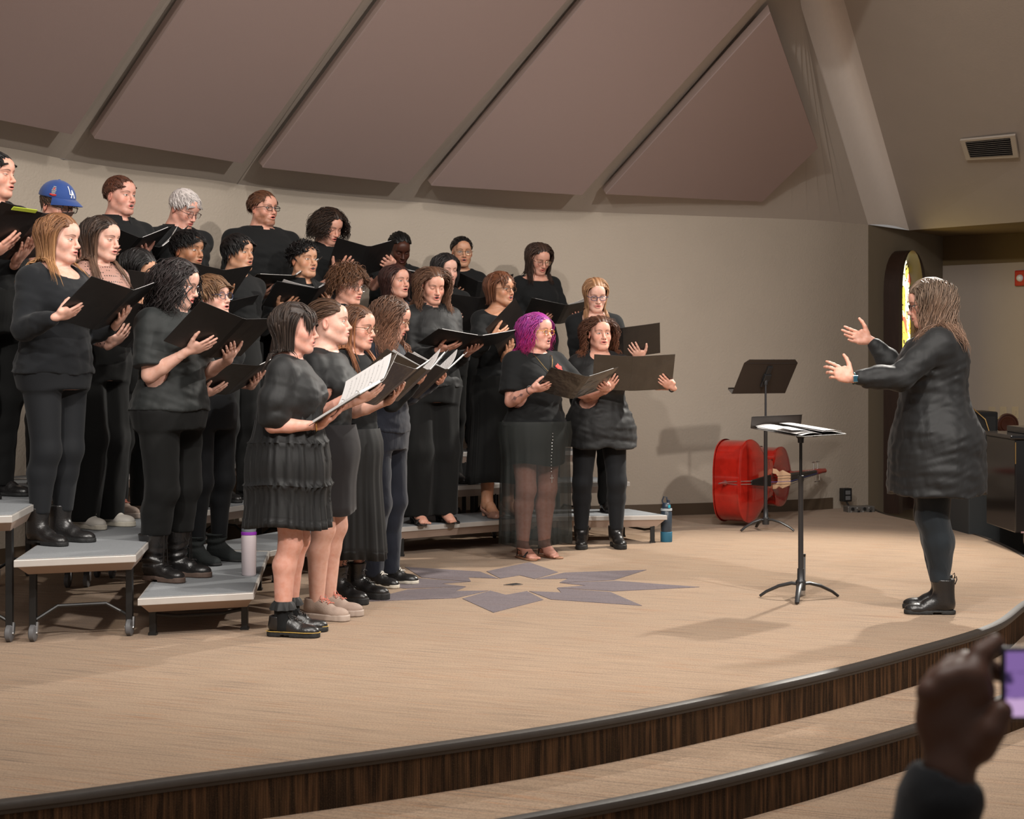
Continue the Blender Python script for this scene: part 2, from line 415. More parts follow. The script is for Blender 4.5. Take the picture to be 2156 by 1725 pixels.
def head_prims(wide=1.0, mo=.004, nose=1.0, fem=True, jaw=1.0):
    w = wide; P = []
    P += [ell((0, .014, .034), (.0735*w, .093, .080), .02),
          ell((0, -.022, -.022), (.060*w, .066, .078), .035),
          ell((0, -.040, -.072), (.042*w*jaw, .046, .038), .03),
          ell((0, -.073, -.098), (.019*jaw, .018, .016), .022)]
    for s in (-1, 1):
        P += [ell((s*.040*w, -.052, -.030), (.023*w, .026, .026), .025),         # cheek
              cap((s*.053*w*jaw, .0, -.062), (s*.022*jaw, -.062, -.100), .017, .014, .03),  # jaw line
              cap((s*.014, -.080, .020), (s*.040*w, -.071, .019), .0085, .008, .018)]     # brow ridge
    P += [ell((0, -.072, .048), (.048*w, .026, .036), .03)]
    for s in (-1, 1): P.append(ell((s*.0315, -.098, -.002), (.018, .0155, .0120), .018, '-'))
    for s in (-1, 1): P.append(ell((s*.0315, -.0745, -.001), (.0135, .0125, .0105), .004))
    P += [cap((0, -.086, .010), (0, -.107*1, -.032), .0068, .0095*nose, .012),
          ell((0, -.108, -.035), (.0105*nose, .0105, .0095), .007)]
    for s in (-1, 1): P.append(ell((s*.0115*nose, -.0975, -.038), (.0078, .0095, .0075), .006))
    P += [ell((0, -.084, -.060), (.026, .016, .020), .012),
          ell((0, -.0945, -.0585-mo*.55), (.0215, .0085, .0048), .005), ell((0, -.0925, -.0705-mo*.75), (.0185, .009, .0058), .005),
          ell((0, -.100, -.0645-mo*.2), (.017, .020, max(mo*.85, .0018)), .003, '-')]
    for s in (-1, 1):
        M = rotz(s*.35)@roty(s*-.12)
        P += [ell((s*.0755*w, .012, -.006), (.0075, .018, .031), .006, M=M),
              ell((s*.0815*w, .008, -.004), (.0055, .010, .019), .005, '-', M=M)]
    return P
def xf(prims, M, t, sc=1.0):
    """rigid transform of head primitives"""
    out = []
    for p in prims:
        p = list(p)
        if p[0] == 'cap': p[1] = M@(p[1]*sc)+t; p[2] = M@(p[2]*sc)+t; p[3] *= sc; p[4] *= sc
        else: p[1] = M@(p[1]*sc)+t; p[2] = p[2]*sc; p[3] = M if p[3] is None else M@p[3]
        out.append(tuple(p))
    return out
def hand_prims(w, f, pn, s, curl=(.5, .5, .5, .5), spread=.10, thumb=(.55, .75, .35), tc=.3, sc=1.0):
    """w wrist, f finger direction, pn palm normal (towards what it grips), s thumb side"""
    f = nrm(f); pn = nrm(pn-f*f.dot(pn)); sd = np.cross(f, pn); sd = sd if sd.dot(s) > 0 else -sd
    M = np.stack([f, sd, pn], 1); P = []
    L = lambda a, b, c: w+sc*(a*f+b*sd+c*pn)
    P.append(cap(L(-.015, 0, 0), L(.02, 0, 0), .0185*sc, .021*sc, .012))
    P.append(ell(L(.052, .0, -.001), (.048*sc, .037*sc, .0140*sc), .012, M=M))
    P.append(cap(L(.018, .012, .006), L(.055, .034, .006), .015*sc, .013*sc, .012))
    P.append(cap(L(.018, -.018, .006), L(.06, -.027, .004), .013*sc, .012*sc, .012))
    for i, (b, l, r) in enumerate(((.029, .074, .0088), (.0098, .082, .0092), (-.0098, .076, .0088), (-.0285, .060, .0078))):
        base = L(.086-(.004 if i in (0, 2) else 0)-(.012 if i == 3 else 0), b, 0)
        a = spread*(b/.028); d = nrm(f*cos(a)+sd*sin(a)); c = curl[i]
        p = base; ang = 0
        for j, (fr, cc) in enumerate(((.45, .75), (.31, 1.1), (.24, .7))):
            ang += c*cc
            q = p+sc*l*fr*(d*cos(ang)+pn*sin(ang)); r1 = r*(1-.10*j); r2 = r*(1-.10*(j+1))
            P.append(cap(p, q, r1*sc, r2*sc, .0045)); p = q
    tb = L(.022, .030, .006); td = nrm(thumb[0]*f+thumb[1]*sd+thumb[2]*pn)
    t1 = tb+sc*.040*td; td2 = nrm(td+tc*(f*.7-sd*.3+pn*.3)); t2 = t1+sc*.030*td2; td3 = nrm(td2+tc*(f*.6-sd*.5)); t3 = t2+sc*.024*td3
    P += [cap(tb, t1, .0150*sc, .0115*sc, .010), cap(t1, t2, .0112*sc, .0098*sc, .004), cap(t2, t3, .0098*sc, .0078*sc, .004)]
    return P
def ik(S, Wp, l1, l2, hint):
    d = Wp-S; D = np.linalg.norm(d)
    if D > (l1+l2)*.995: k = D/(l1+l2)*1.006; l1 *= k; l2 *= k
    a = (l1*l1-l2*l2+D*D)/(2*D); hh = math.sqrt(max(l1*l1-a*a, 0)); u = d/D; p = hint-u*u.dot(hint); return S+u*a+nrm(p)*hh
# ---------------------------------------------------------------- people
TZ = [.80, .90, 1.00, 1.08, 1.18, 1.28, 1.36, 1.405, 1.44]
TA = [.150, .172, .152, .134, .142, .154, .158, .125, .075]
TB = [.112, .124, .108, .098, .104, .112, .098, .075, .055]
TC = [.015, .018, .008, .000, .000, .000, .008, .015, .020]
TAM = [.145, .158, .150, .145, .155, .172, .178, .135, .080]
class Person: pass
FOLDMAT = {}
def person(label, px, d, zs, h, by, hy, hp=5, w=1.0, sex='f', tone='fair', hair=None, top=None, bottom=None, shoe='shoe', px0=None,
           fold=None, wr=None, glasses=None, mo=.004, eo=.0048, beard=0, bcol=(.12, .06, .03), nose=1.0, wide=1.0, roll=0, q=1.0, bust=1.0,
           brow=None, extra=None, sockless=False, stance=.09, aw=None, lip=None, seed=0, iris=(.05, .03, .02), belly=0, jaw=1.0, fpos=None):
    """by, hy: heading of body and head in degrees: 0 faces the camera side, 90 faces picture right"""
    p = Person(); rng = np.random.RandomState(seed+abs(int(px))); X = (px-CXP)*d/FPX
    rz = R(by); root = empty('person', (X, d, zs), rz, label, 'person'); p.root = root; p.h = h
    Rw = rotz(rz); T0 = np.array([X, d, zs]); toL = lambda P: (np.asarray(P, float)-T0)@Rw; toW = lambda P: np.asarray(P)@Rw.T+T0
    S = (h-.235)/1.465; aw = aw or (1+(w-1)*.8)
    hs = .985 if sex == 'f' else 1.02
    mz = lambda t: [z*S for z in t]
    ta = [a*w*S for a in (TA if sex == 'f' else TAM)]; tb = [b*(w**1.25)*S for b in TB]
    # ---- head placement
    hc = np.array([0, -.012, h-.122*hs]); Mh = rotz(R(hy-by))@rotx(R(hp))@roty(R(roll)); piv = np.array([0, .02, -.085])
    th = hc+piv-Mh@piv*1.0
    p.Mh, p.th, p.hs = Mh, th, hs
    toH = lambda P: (P-th)@Mh/hs
    H = xf(head_prims(wide, mo, nose, sex == 'f', jaw), Mh, th, hs)
    nk = .050*(.95 if sex == 'f' else 1.12)*(1+(w-1)*.5)
    neck = [cap(Mh@np.array([0, .022, -.055])+th, (0, .028, 1.40*S), nk, nk*1.08, .03), cap((0, .03, 1.42*S), (0, .02, 1.36*S), nk*1.25, nk*1.5, .05)]
    # ---- torso, arms
    sh = [np.array([s*(.148 if sex == 'f' else .172)*S*(1+(w-1)*.55), .014, 1.368*S]) for s in (-1, 1)]
    torso = [loft(mz(TZ), ta, tb, TC, .03)]
    for s, q_ in zip((-1, 1), sh): torso.append(cap((s*.04, .022, 1.412*S), q_+np.array([0, 0, -.006]), .042*S, .044*S*aw, .035))
    if sex == 'f' and bust:
        for s in (-1, 1): torso.append(ell((s*.072*w, -.070*w**1.2, 1.245*S), (.068*bust*w**.5, .062*bust*w**.6, .068*bust), .05))
    if belly: torso.append(ell((0, -.05*w, 1.05*S), (.13*w, .10*w*(1+belly), .15), .08))
    u1, u2 = .285*S, .245*S
    hands = []
    if fold is not None:
        fx, fy, ff, tilt, op = fold[:5]; fh = R((fold[5] if len(fold) > 5 else by)); mode = fold[6] if len(fold) > 6 else 'ee'; froll = R(fold[7]) if len(fold) > 7 else 0
        fwd = Rw@np.array([0, -ff, 0]); df = d+fwd[1]; C = W(fx, fy, df)
        cfw = rotz(fh); Mf = cfw@rotx(R(tilt))@roty(froll)@rotz(R((fold[8] if len(fold) > 8 else {}).get('phi', 0)))   # local z (spine up) tilts away from reader, y towards reader
        music_folder(C, Mf, R(op), fold[8] if len(fold) > 8 else {}, label)
        Mfl = Rw.T@Mf; Cl = toL(C)
        for i, s in enumerate((-1, 1)):
            m = mode[i]; cd_ = np.array([s*cos(R(op)), sin(R(op)), 0]); no = np.array([s*sin(R(op)), -cos(R(op)), 0])
            if m == 'u':      # flat support from underneath
                pc = cd_*(.14+rng.uniform(-.03, .03))+no*.025+np.array([0, 0, -.098+rng.uniform(-.015, .012)]); f = np.array([0, 0, .85])-cd_*rng.uniform(.25, .85); wv = pc-nrm(f)*.055*S; pn = -no; tdir = cd_; th_ = (.55, .75, .12)
                cr = tuple(np.array([.16, .12, .14, .2])+rng.uniform(-.04, .10))
            elif m == 'b':    # under the spine, both covers resting on the forearm side
                pc = cd_*.05+no*.03+np.array([0, 0, -.11]); f = np.array([0, 0, .9])-cd_*.2; wv = pc-nrm(f)*.055*S; pn = -no; tdir = cd_; th_ = (.6, .7, .1); cr = (.1, .1, .1, .15)
            else:             # gripping the outer edge, fingers outside, thumb inside
                pc = cd_*.238+no*.016+np.array([0, 0, -.090]); f = -cd_*.72+np.array([0, 0, .62]); wv = pc-nrm(f)*.060*S-no*.0; pn = -no; tdir = np.array([0, 0, 1.]); th_ = (.75, .15, .75)
                cr = (.22, .25, .3, .35)
            hands.append((Cl+Mfl@wv, Mfl@f, Mfl@pn, Mfl@tdir, cr, th_))
    elif wr is not None:
        for (wx, wy, wd_, f, pn, t, cr, th_) in wr:
            hands.append((toL(W(wx, wy, wd_)), Rw.T@np.array(f, float), Rw.T@np.array(pn, float), Rw.T@np.array(t, float), cr, th_))
    else:
        for s in (-1, 1): hands.append((np.array([s*.23*S*w, -.02, .82*S]), (0, -.1, -1), (-s, 0, 0), (0, -1, 0), (.3,)*4, (.8, .5, .2)))
    hsc = S*(.98 if sex == 'f' else 1.08); arms = []; HP = []
    for i, s in enumerate((-1, 1)):
        wv = hands[i][0]; el = ik(sh[i], wv, u1, u2, np.array([s*.28, .45, -1.0])); arms.append((sh[i], el, wv))
        HP.append(hand_prims(*hands[i][:4], curl=hands[i][4], thumb=hands[i][5], sc=hsc, spread=.12))
    p.arms = arms
    armp = []
    for a, e, v in arms:
        m_ = e+(v-e)*.35
        armp += [cap(a, a+(e-a)*.5, .044*S*aw, .041*S*aw, .02), cap(a+(e-a)*.5, e, .041*S*aw, .032*S*aw, .012), cap(e, m_, .033*S*aw, .034*S*aw, .012), cap(m_, v, .034*S*aw, .0195*S*(1+(aw-1)*.4), .010)]
    # ---- legs
    legs = []; lp = []; hipw = .088*S*w**.6; kw = stance*.98; st = stance
    for s in (-1, 1):
        hpj = np.array([s*hipw, .012, .90*S]); kn = np.array([s*max(kw, hipw*.85), -.012, .485*S]); an = np.array([s*st, .028, .085]); legs.append((hpj, kn, an))
        cf = kn+(an-kn)*.3+np.array([0, .02, 0]); lw = 1+(w-1)*.9; bare_ = sockless or shoe in ('sandal', 'heel', 'pump'); lf = 1 if bare_ else .80
        lp += [cap(hpj, kn, .082*S*lw, .055*S*lw, .03), cap(kn, cf, .052*S*lw, .054*S*lw*lf, .03), cap(cf, an, .054*S*lw*lf, (.036 if bare_ else .024)*S*(1+(lw-1)*.5), .02)]
    p.S = S; p.legs = legs; p.lp = lp
    feet = []
    barefoot = shoe in ('sandal', 'heel', 'pump')
    if barefoot:
        lift = {'sandal': .012, 'heel': .055, 'pump': .06}[shoe]
        for s in (-1, 1):
            ax_ = legs[0 if s < 0 else 1][2]; F0 = np.array([ax_[0], ax_[1], 0])
            feet += [cap(F0+(0, .03, .035+lift), F0+(0, -.01, .06+lift), .028, .030, .02), cap(F0+(0, .0, .085+lift*.6), F0+(0, -.055, .045+lift*.5), .032, .027, .02), cap(F0+(0, -.055, .045+lift*.5), F0+(0, -.125, .024+lift*.05), .030, .020, .02), cap(F0+(-.018, -.06, .03+lift*.4), F0+(-.022, -.125, .022), .022, .016, .02), cap(F0+(.018, -.06, .03+lift*.4), F0+(.022, -.118, .022), .02, .015, .02)]
            for i, (tx, ty, r) in enumerate(((-.026, -.165, .0105), (-.009, -.163, .0082), (.005, -.156, .0078), (.018, -.148, .0073), (.030, -.138, .0068))):
                feet.append(cap(F0+(tx*.9*s*-1*-1, -.12, .02), F0+(tx*(-s)*-1, ty, .016), r, r*.9, .004))
    # ---- skin mesh: fine head and hands, coarser rest, one surface
    hh = .0036*q; hb = .011
    allp = torso+neck+armp+(lp if True else [])+feet
    loH = th+Mh@np.array([0, 0, 0])-.15; hiH = th+.15; loH[2] = th[2]-.150
    parts = [surf(H+neck+torso[:1], hh, loH, hiH, smooth=1)]
    for i in range(2):
        bb = [bbox(x) for x in HP[i]]; lo = np.min([b[0] for b in bb], 0)-.008; hi = np.max([b[1] for b in bb], 0)+.008
        parts.append(surf(HP[i]+armp, .0036 if q < 1.2 else .0042, lo, hi, smooth=1))
    vb, fb = surf(allp+[HP[0][0], HP[1][0]], hb, smooth=2)
    keep = ~((vb > loH+.004) & (vb < hiH-.004)).all(1)
    for i in range(2):
        v_ = parts[1+i][0]; lo, hi = v_.min(0)+.004, v_.max(0)-.004; keep &= ~((vb > lo) & (vb < hi)).all(1)
    fb = fb[keep[fb].any(1)]
    if barefoot or sockless:
        # finer bare lower legs and feet
        lo = np.array([-.3, -.3, -.01]); hi = np.array([.3, .3, (.62 if sockless else .35)])
        parts.append(surf(lp+feet, .006, lo, hi, smooth=1)); k2 = vb[:, 2] > hi[2]-.012; fb = fb[k2[fb].any(1)]
    parts.append((vb, fb))
    V, F = merge(parts)
    used = np.unique(F); rm = np.full(len(V), -1); rm[used] = np.arange(len(used)); V = V[used]; F = rm[F]
    TONES = {'fair': (.62, .33, .25), 'pale': (.66, .39, .31), 'tan': (.48, .25, .16), 'asian': (.50, .27, .175), 'brown': (.37, .185, .11), 'dark': (.060, .021, .013), 'rosy': (.62, .33, .26)}
    tn = TONES[tone]; br = brow or (.05, .03, .02)
    lipc = lip or (tn[0]*.85, tn[1]*.38, tn[2]*.42)
    sk = skin_mat(tn, lipc, br, iris, eo, mo, beard, bcol); p.skin = sk
    nmesh('body', V, F, sk, root, True, {'hp': toH(V)})
    # ---- clothes
    t = top or {}
    p.toH, p.rng, p.HC = toH, rng, hc
    tm = t.get('mat') or M_['cloth']; e = t.get('e', .012); hem = t.get('hem', .88)*S; kind = t.get('kind', 'tee')
    zz = np.linspace(min(hem, .79*S), 1.44*S, 14); base = lambda arr: np.interp(zz, mz(TZ), arr)
    fl = t.get('flare', 0); A = base(ta)+e+fl*np.clip((1.15*S-zz)/.4, 0, 1); B = base(tb)+e+fl*.8*np.clip((1.15*S-zz)/.4, 0, 1)
    if t.get('straight'): A = np.maximum(A, np.interp(zz, [0, 1.3*S], [1, 1])*A.max()*t['straight'])
    gp = [loft(zz, A, B, base(TC), .04)]
    for pr in torso[1:]:
        pr = list(pr)
        if pr[0] == 'cap': pr[3] += e; pr[4] += e
        else: pr[2] = pr[2]+e*.9
        gp.append(tuple(pr))
    sl = t.get('sleeve', .5); se = t.get('se', .010)
    for i, (a, el, v) in enumerate(arms):
        ua = el-a; rr = .044*S*aw+se
        if kind == 'puff':
            m_ = a+ua*.55; gp += [cap(a, m_, rr+.010, rr+.030, .03), cap(m_, a+ua*.8, rr+.030, rr+.022, .02), cap(a+ua*.8, a+ua*.88, rr+.008, rr-.002, .012)]
        elif sl <= 0: gp.append(cap(a-(0, 0, .01), a+ua*.06, .05*S*aw+.006, .05*S*aw+.004, .03))
        elif sl <= 1: gp.append(cap(a, a+ua*(sl-.02), rr, rr+se*.4, .03))
        else:
            fo = v-el; k_ = (sl-1)*.93; gp += [cap(a, a+ua*.5, rr, rr-.002, .04), cap(a+ua*.5, el, rr-.002, .036*S*aw+se*1.2, .02), cap(el, el+fo*k_*.5, .036*S*aw+se*1.2, .034*S*aw+se, .02), cap(el+fo*k_*.5, el+fo*k_, .034*S*aw+se, .023*S*aw+se*.7, .015)]
    nl = t.get('neck', 'crew'); nb = 1.43*S
    if nl == 'turtle': gp.append(cap((0, .026, 1.40*S), Mh@np.array([0, .022, -.100])+th, nk+.010, nk+.006, .02))
    cuts = {'crew': [((0, .0, nb+.035), (.078, .085, .045))], 'scoop': [((0, -.055, nb+.015), (.10, .10, .075))], 'wide': [((0, -.03, nb+.012), (.135, .11, .060))],
            'v': [((0, -.06, nb+.015), (.070, .08, .060)), ((0, -.105, nb-.040), (.030, .06, .075))], 'shirt': [((0, .005, nb+.036), (.088, .092, .058))], 'turtle': [], 'square': [((0, -.06, nb-.02), (.10, .09, .085))]}[nl]
    for c, r in cuts: gp.append(ell(c, np.array(r)*(1+(w-1)*.4), .008, '-'))
    if nl != 'turtle': gp.append(cap(Mh@np.array([0, .022, -.05])+th, (0, .028, nb-.02), nk+.006, nk+.006, .004, '-'))
    fa = t.get('fold', .008); sd = rng.uniform(0, 9)
    ends = []
    for i, (a, el, v) in enumerate(arms):
        if 0 < sl <= 1 and kind != 'puff': ends.append((a+(el-a)*sl, nrm(el-a), a))
    def clip(P):
        c = hem-P[:, 2]+.006*np.sin(P[:, 0]*25+sd)*t.get('hemwave', 1)
        for pt, u, a in ends:
            near = (np.linalg.norm(P-pt, axis=1) < .085*aw) & ((P-a)@u > 0)
            c = np.maximum(c, np.where(near, (P-pt)@u, -1))
        return c
    stt = t.get('st', (1, 1, .55))
    noise = lambda P: fa*np.clip((1.42*S-P[:, 2])*6, .25, 1)*(ridges(P, sd, 42, stt)+.5*folds(P, sd+2, 60, (.8, .8, .8)))
    hq = t.get('h', .0085)*(1.15 if q > 1.2 else 1)
    V, F = surf(gp, hq, noise=noise, clip=clip, smooth=1); p.topV = V
    to = nmesh(t.get('name', 'shirt'), V, F, tm, root, vattr={'hp': V})
    p.top = to
    if nl == 'shirt':
        mb = MB(); n = 22; vs = []; fs = []
        for i in range(n):
            a = -pi/2+R(14)+(2*pi-R(28))*i/(n-1); fr = abs(cos((a+pi/2)/2)); ca, sa = cos(a), sin(a); r0 = nk+.019
            zt = nb+.026+.014*(1-fr); z0 = nb-.016-.034*fr**6
            for (r, z) in ((r0, nb-.020), (r0+.001, zt), (r0+.006, zt+.002), (r0+.026+.012*fr**4, z0), (r0+.020+.010*fr**4, z0-.002)):
                vs.append((r*ca*1.05, .024+r*sa-.012*fr**3*(1 if r > r0+.01 else 0), z))
        for i in range(n-1):
            for j in range(4): fs.append((i*5+j, i*5+j+1, i*5+6+j, i*5+5+j))
        mb.add(vs, fs).build('collar', tm, to, smooth=True)
    b = bottom or {'kind': 'trousers'}
    bm = b.get('mat') or M_['trouser']; bk = b['kind']
    if bk in ('trousers', 'leggings', 'wide'):
        le = {'trousers': .014, 'leggings': .004, 'wide': .030}[bk]; ank = {'trousers': .058, 'leggings': .042, 'wide': .105}[bk]*b.get('ank', 1); bot = b.get('bot', {'boot': .150, 'ankle': .120, 'combat': .16, 'slouch': .125}.get(shoe, .055)); le = b.get('le', le); lw = 1+(w-1)*.9
        zt = 1.02*S; za = np.array([.80, .85, .90, .96, 1.0, 1.04])*S; gp = [loft(za, np.interp(za, mz(TZ), ta)+le*.5+.009, np.interp(za, mz(TZ), tb)+le*.5+.009, np.interp(za, mz(TZ), TC), .04)]
        for hpj, kn, an in legs:
            cf = kn+(an-kn)*.3+np.array([0, .02, 0]); bt = np.array([an[0], an[1], bot])
            kr = .055*S*lw+le
            if bk == 'wide': gp += [cap(hpj, kn, .086*S*lw+.012, kr*1.15, .03), cap(kn, bt, kr*1.15, ank, .03)]
            else: gp += [cap(hpj, kn, .083*S*lw+le*.6, kr, .03), cap(kn, cf, kr, .054*S*lw+le, .03), cap(cf, bt, .054*S*lw+le, ank*lw**.5, .02)]
        sd2 = rng.uniform(0, 9); fb_ = b.get('fold', {'trousers': .007, 'leggings': .001, 'wide': .012}[bk])
        nz = (lambda P: fb_*ridges(P, sd2, 34, (1, 1, .4))+fb_*1.2*ridges(P[:, [2, 1, 0]], sd2, 46, (1, .4, .4))*np.exp(-((P[:, 2]-.16)/.13)**2)) if bk != 'wide' else (lambda P: fb_*folds(P, sd2, 30, (1, 1, .08)))
        V, F = surf(gp, b.get('h', .0095)*(1.2 if q > 1.2 else 1), noise=nz, clip=lambda P: np.maximum(bot-P[:, 2], P[:, 2]-zt), smooth=1)
        nmesh(b.get('name', {'leggings': 'leggings'}.get(bk, 'trousers')), V, F, bm, root, vattr={'hp': V})
    elif bk == 'skirt':
        skirt(root, b, w, S, bm, rng)
    p.foot(shoe) if False else make_shoes(p, root, shoe, rng, 1+(w-1)*.5)
    if hair: make_hair(p, hair, gp_top=torso, rng=rng, root=root, nk=nk, w=w)
    if glasses: make_glasses(p, root, glasses)
    return p

def skirt(root, b, w, S, bm, rng, name='skirt'):
    z0, z1 = b.get('z0', 1.04)*S, b.get('z1', .45)*S; n = 120; tiers = b.get('tiers', 1); vs = []; fs = []
    m = 10*tiers; np_, am = b.get('pleats', 14), b.get('amp', .012)
    a0, a1 = b.get('a0', .15)*w*S, b.get('a1', .25)*S; ph = rng.uniform(0, 6)
    rows = []
    for j in range(m+1):
        t = j/m; ti = min(int(t*tiers), tiers-1); lt = t*tiers-ti
        rows.append((z0+(z1-z0)*t, t, lt, ti))
        if j and j % 10 == 0 and j < m: rows.append((z0+(z1-z0)*t-.0005, t, 0.0, ti+1))
    th = np.linspace(0, 2*pi, n, endpoint=False)
    for z, t, lt, ti in rows:
        hip = b.get('hip', .028)*math.exp(-((z/S-.90)/.12)**2)*w
        a = a0+(a1-a0)*(t**b.get('pw', .8))+hip; dd = b.get('dep', .82)
        k = am*(t**.7 if tiers == 1 else (.35+.65*t)*(.5+.5*lt))+ (.006 if tiers > 1 else 0)
        bump = (.012*(ti > 0)*(math.exp(-lt*9)) if tiers > 1 else 0)
        mod = .55+.45*np.sin(4*th+ph*2+ti*1.7)*np.sin(7*th+ti)
        wv = k*(mod*np.sin(np_*(1+.4*ti)*th+ph+ti*2+2.2*np.sin(2*th+ti)+1.1*np.sin(5*th+ph))+.45*np.sin(np_*2.3*th+ti*3+ph)*(lt < .5 or tiers == 1)+.5*np.sin(5*th+ph))
        r = np.stack([(a+bump+wv)*np.cos(th), (a*dd+bump+wv)*np.sin(th)+.012, np.full(n, z)+(.012*np.sin(th*3+ph)*t)], 1); vs.append(r)
    M = len(vs); V = np.concatenate(vs); i = np.arange(n); F = []
    for j in range(M-1): F.append(np.stack([j*n+i, (j+1)*n+i, (j+1)*n+(i+1) % n, j*n+(i+1) % n], 1))
    # inner fold of the hem gives the cloth an edge
    V2 = V[-n:].copy(); V2[:, :2] *= .985; V2[:, 2] += .0; V3 = V2.copy(); V3[:, 2] += .05
    base = len(V); V = np.concatenate([V, V2, V3]); F.append(np.stack([(M-1)*n+i, base+i, base+(i+1) % n, (M-1)*n+(i+1) % n], 1)); F.append(np.stack([base+i, base+n+i, base+n+(i+1) % n, base+(i+1) % n], 1))
    return nmesh(b.get('name', name), V, np.concatenate(F), bm, root, vattr={'hp': V})

def make_shoes(p, root, kind, rng, ws=1):
    if kind is None: return
    for i, s in enumerate((-1, 1)):
        an = p.legs[i][2]; F0 = np.array([an[0], an[1], 0.0]); yaw = R(8)*s; M = rotz(yaw)
        L = lambda x, y, z: F0+M@np.array([x, y, z])
        sk = [(0, .045), (0, -.07), (-s*.006, -.125), (-s*.004, -.150)]
        def fp(g, dz=0): return [((M[:2, :2]@np.array(q))+F0[:2]) for q in sk]
        heel = {'boot': .018, 'combat': .034, 'ankle': .03, 'sneaker': .024, 'oxford': .022, 'runner': .030, 'tall': .026, 'sandal': .010, 'heel': 0, 'pump': 0, 'shoe': .016, 'grey': .012, 'slouch': .012}.get(kind, .018)
        mat_u = {'sneaker': M_['white_leather'], 'runner': M_['beige_knit'], 'slouch': M_['grey_suede']}.get(kind, M_['leather']); mat_s = {'sneaker': M_['cream_rubber'], 'runner': M_['beige_rubber'], 'tall': M_['brown_sole'], 'boot': M_['sole'], 'canvas': M_['cream_rubber']}.get(kind, M_['sole'])
        if kind in ('sandal', 'heel', 'pump'):
            mb = MB()
            if kind == 'sandal':
                V, F = surf([slab(fp(0), [.034, .040, .043, .034], .0, .013)], .005); so = nmesh('shoe', V, F, M_['tan_sole'], root)
                mb.tube([L(-.040, -.110, .018), L(-.025, -.105, .042), L(.0, -.10, .048), L(.028, -.095, .042), L(.040, -.085, .016)], .006, 6)
                mb.tube([L(-.036, -.085, .018), L(-.010, -.100, .052), L(.02, -.075, .050), L(.038, -.06, .016)], .005, 6)
                zt = .062; r = .037
            else:
                lift = .05
                P = [cap(L(0, .045, lift+.008), L(0, -.03, lift*.62+.008), .030, .026, .004), cap(L(0, -.03, lift*.62+.008), L(0, -.10, .010), .026, .038, .01), cap(L(0, -.10, .008), L(0, -.15, .008), .038, .030, .01)]
                P = [(q_[0], q_[1], q_[2], q_[3], q_[4], q_[5], q_[6]) for q_ in P]
                top_ = cap(L(0, .06, lift+.035+.008), L(0, -.03, lift*.62+.04), .033, .033, .003, '-'); top2 = cap(L(0, -.02, lift*.62+.045), L(0, -.17, .049), .036, .040, .003, '-')
                P2 = P+[top_, top2, cap(L(0, .05, .004), L(0, .05, lift), .014 if kind == 'pump' else .020, .018 if kind == 'pump' else .024, .01)]
                if kind == 'pump': P2 += [cap(L(0, -.12, .022), L(0, -.158, .016), .036, .024, .01), cap(L(.0, .062, .06), L(0, .066, .085), .022, .02, .01), cap(L(0, -.02, .08), L(0, .035, .11), .033, .034, .004, '-'), cap(L(0, -.03, .06), L(0, -.11, .045), .03, .024, .004, '-')]
                V, F = surf(P2, .0045, clip=lambda Q: .001-Q[:, 2]); so = nmesh('shoe', V, F, M_['nude_leather'] if kind == 'pump' else M_['leather'], root)
                if kind == 'heel': mb.tube([L(-.040, -.125, .010), L(-.030, -.118, .036), L(.0, -.112, .044), L(.028, -.108, .036), L(.040, -.105, .010)], .0095, 6, flat=.5)
                zt = .125; r = .034
            if kind != 'pump':
                mb.tube([L(r*cos(a)*1.0, .004+r*1.05*sin(a), zt+.010*sin(a)) for a in np.linspace(0, 2*pi, 18)[:-1]], .004, 6, closed=True); mb.tube([L(-.034, .02, .02), L(-.034, .012, zt)], .004, 6); mb.tube([L(.034, .02, .02), L(.034, .012, zt)], .004, 6)
                mb.build('strap', M_['leather'], so, smooth=True)
            continue
        canv = kind == 'canvas'
        hh_ = heel; chunky = kind in ('combat', 'runner')
        g = .006 if chunky else .003
        rad = [.032+g, .036+g, .040+g, .034+g]
        up = [cap(L(0, .040, hh_+.028), L(0, -.06, hh_+.020), .033, .033, .02), ell(L(-s*.003, -.098, hh_+.008), (.0405, .080, .030), .02, M=M), ell(L(-s*.004, -.125, hh_+.006), (.0375, .055, .027), .02, M=M),
              cap(L(0, .020, hh_+.075), L(0, -.060, hh_+.032), .035, .028, .03)]
        sh_ = {'boot': .185, 'combat': .20, 'ankle': .15, 'tall': .24, 'slouch': .15, 'grey': .13, 'shoe': .09}.get(kind, .078); cr = {'tall': .066, 'combat': .056, 'slouch': .058}.get(kind, .050)
        if kind in ('boot', 'combat', 'ankle', 'tall', 'slouch', 'grey'): up.append(cap(L(0, .022, hh_+.05), L(0, .014, sh_+.02), .042*ws, (cr+.004)*ws, .03))
        zc = sh_ if kind in ('boot', 'combat', 'ankle', 'tall', 'slouch', 'grey') else hh_+.078
        if kind in ('oxford', 'sneaker', 'runner', 'canvas', 'shoe'): up.append(cap(L(0, .026, hh_+.04), L(0, .028, hh_+.09), .037, .038, .02)); up.append(cap(L(0, .02, hh_+.095), L(0, .035, hh_+.2), .032, .036, .006, '-'))
        nzz = None
        if kind in ('tall', 'slouch'): nzz = lambda P: .0045*np.sin(P[:, 2]*150+np.sin(P[:, 0]*40)*1.5)*np.clip((.19-P[:, 2])*20, 0, 1)*np.clip((P[:, 2]-.06)*30, 0, 1)
        V, F = surf(up, .0048, clip=lambda P: np.maximum(hh_*.7-P[:, 2], P[:, 2]-zc), noise=nzz)
        V0 = V
        sh = nmesh('shoe' if kind in ('oxford', 'sneaker', 'runner', 'shoe', 'canvas') else 'boot', V, F, mat_u, root, vattr={'hp': V})
